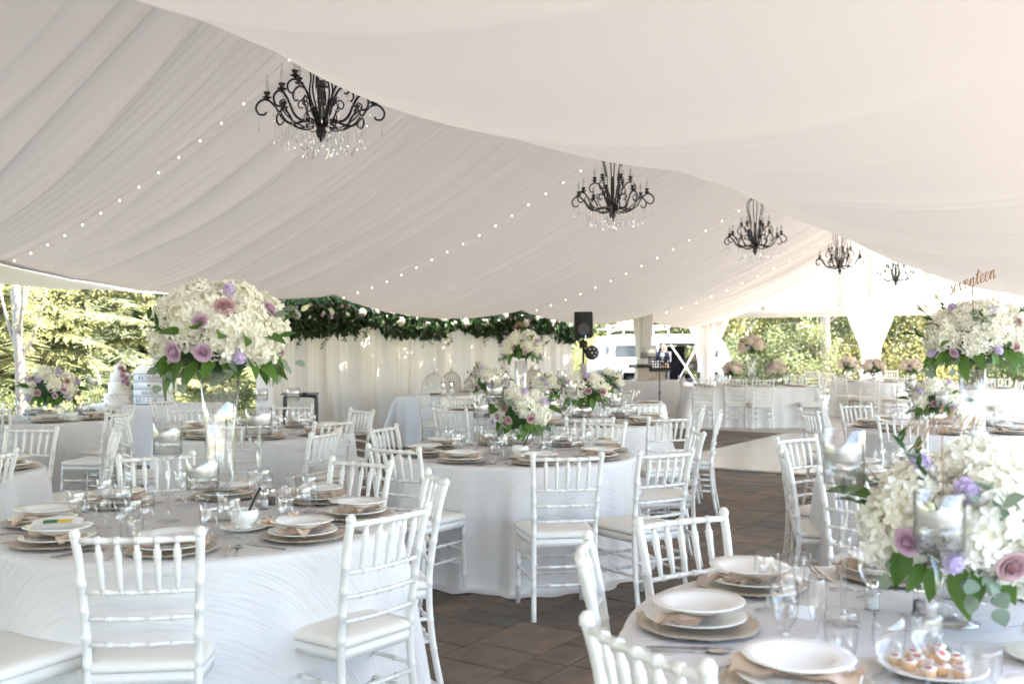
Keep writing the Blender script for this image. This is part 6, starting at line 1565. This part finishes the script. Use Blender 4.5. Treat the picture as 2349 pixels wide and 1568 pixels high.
MB().box((0, 0, .86), (1.0, .5, .42), None, .03).build('counter_box', M_WHITE, bc)
for sx in (-.42, .42):
    for sy in (-.2, .2): MB().tube([(sx, sy, .66), (sx, sy, 0)], .02, 6).build('leg', M_GREYD, bc)
MB().ball((.1, 0, 1.14), .10, 10, (1, 1, .8)).build('ice_bucket', M_PORC, bc)

# ------------------------------------------------------------------ the person by the van door
def person():
    root = empty('person', atY(1522, 30.9, -.04), -.5); tag(root, 'person in dark jacket with long light hair standing at van door', 'person')
    def skin(name, pts, edges, mat, sub=2):
        me = bpy.data.meshes.new(name); me.from_pydata([p[0] for p in pts], edges, []); me.materials.append(mat)
        o = put(name, me, root)
        m = o.modifiers.new('skin', 'SKIN'); m.use_smooth_shade = True
        for i, p in enumerate(pts):
            me.skin_vertices[0].data[i].radius = (p[1], p[2] if len(p) > 2 else p[1]); me.skin_vertices[0].data[i].use_root = (i == 0)
        o.modifiers.new('sub', 'SUBSURF').levels = sub; o.modifiers['sub'].render_levels = sub
        return o
    M_SKIN = pr('skin', (.36, .22, .16), .5); M_HAIR = pr('hair_blonde', (.17, .10, .05), .6, bump=(60, .5)); M_JKT = pr('dark_jacket', (.018, .02, .03), .75); M_TRS = pr('dark_trousers', (.02, .02, .024), .8); M_SHRT = pr('white_top', (.45, .44, .42), .7)
    pts = [((0, 0, .93), .15, .11), ((0, 0, 1.12), .125, .10), ((0, .01, 1.32), .155, .10), ((0, 0, 1.42), .06, .06), ((0, -.01, 1.47), .05, .05), ((0, -.02, 1.55), .085, .095), ((0, -.015, 1.64), .055, .07),
           ((-.17, 0, 1.36), .055), ((-.22, -.08, 1.12), .045), ((-.16, -.28, 1.05), .033), ((-.13, -.36, 1.06), .026), ((.17, 0, 1.36), .055), ((.23, -.05, 1.12), .045), ((.18, -.24, 1.04), .033), ((.15, -.32, 1.05), .026),
           ((-.09, 0, .84), .085), ((-.10, -.01, .48), .058), ((-.10, .01, .09), .04), ((-.10, -.12, .04), .035), ((.09, 0, .84), .085), ((.11, .02, .48), .058), ((.12, .03, .09), .04), ((.12, -.10, .04), .035)]
    ed = [(0, 1), (1, 2), (2, 3), (3, 4), (4, 5), (5, 6), (2, 7), (7, 8), (8, 9), (9, 10), (2, 11), (11, 12), (12, 13), (13, 14), (0, 15), (15, 16), (16, 17), (17, 18), (0, 19), (19, 20), (20, 21), (21, 22)]
    skin('body', pts, ed, M_SKIN)
    J = [((0, .005, .95), .175, .13), ((0, .005, 1.12), .15, .12), ((0, .015, 1.32), .175, .12), ((0, .01, 1.405), .075, .07), ((-.17, 0, 1.36), .07), ((-.22, -.08, 1.12), .058), ((-.17, -.25, 1.06), .046), ((.17, 0, 1.36), .07), ((.23, -.05, 1.12), .058), ((.185, -.21, 1.05), .046)]
    skin('jacket', J, [(0, 1), (1, 2), (2, 3), (2, 4), (4, 5), (5, 6), (2, 7), (7, 8), (8, 9)], M_JKT)
    skin('trousers', [((0, 0, .94), .155, .12), ((-.09, 0, .84), .097), ((-.10, -.01, .48), .07), ((-.10, .01, .12), .055), ((.09, 0, .84), .097), ((.11, .02, .48), .07), ((.12, .03, .12), .055)], [(0, 1), (1, 2), (2, 3), (0, 4), (4, 5), (5, 6)], M_TRS)
    MB().box((0, -.118, 1.22), (.10, .02, .28), None, .006).build('top', M_SHRT, root)
    skin('hair', [((0, .03, 1.61), .085, .085), ((0, .05, 1.53), .085, .07), ((.05, .05, 1.42), .05, .045), ((.07, -.02, 1.30), .03), ((-.05, .05, 1.42), .05, .045), ((-.07, -.02, 1.30), .03)], [(0, 1), (1, 2), (2, 3), (1, 4), (4, 5)], M_HAIR)
    for sx in (-1, 1):
        MB().ball((sx*.033, -.108, 1.56), .012, 8).build('eye', pr('eye_dark', (.03, .02, .02), .3), root)
        MB().ball((sx*.083, -.01, 1.55), .02, 8, (.4, 1, 1.4)).build('ear', M_SKIN, root)
        for q in range(5):
            x0, y0 = sx*(.13 if sx < 0 else .15), (-.36 if sx < 0 else -.32)
            MB().tube([(x0+(q-2)*.012, y0, 1.06), (x0+(q-2)*.014, y0-.04, 1.055), (x0+(q-2)*.012, y0-.065+.008*abs(q-2), 1.035)], [.008, .0075, .006], 6).build('finger', M_SKIN, root)
    MB().lathe([(.012, 0), (.008, .03), (.001, .036)], 8).build('nose', M_SKIN, root, (0, -.118, 1.52), (R_(15), 0, 0))
    MB().box((0, -.105, 1.487), (.04, .012, .010), None, .003).build('mouth', pr('lips', (.45, .16, .14), .5), root)
person()
# a scrap of paper on the pavers
o = MB(); o.quad((0, 0, .004), (.09, .01, .006), (.10, .05, .004), (.02, .04, .012)); o = o.build('paper_scrap', MATS['paper_white'], None, at(985, 1470, 0)+Vector((-.05, 0, 0)), (0, 0, .4), False); tag(o, 'small scrap of white paper on the dark pavers', 'litter')
dup = {k: v for k, v in LABELS.items() if len(v) > 1 and len({o.get('group') for o in v}) > 1}
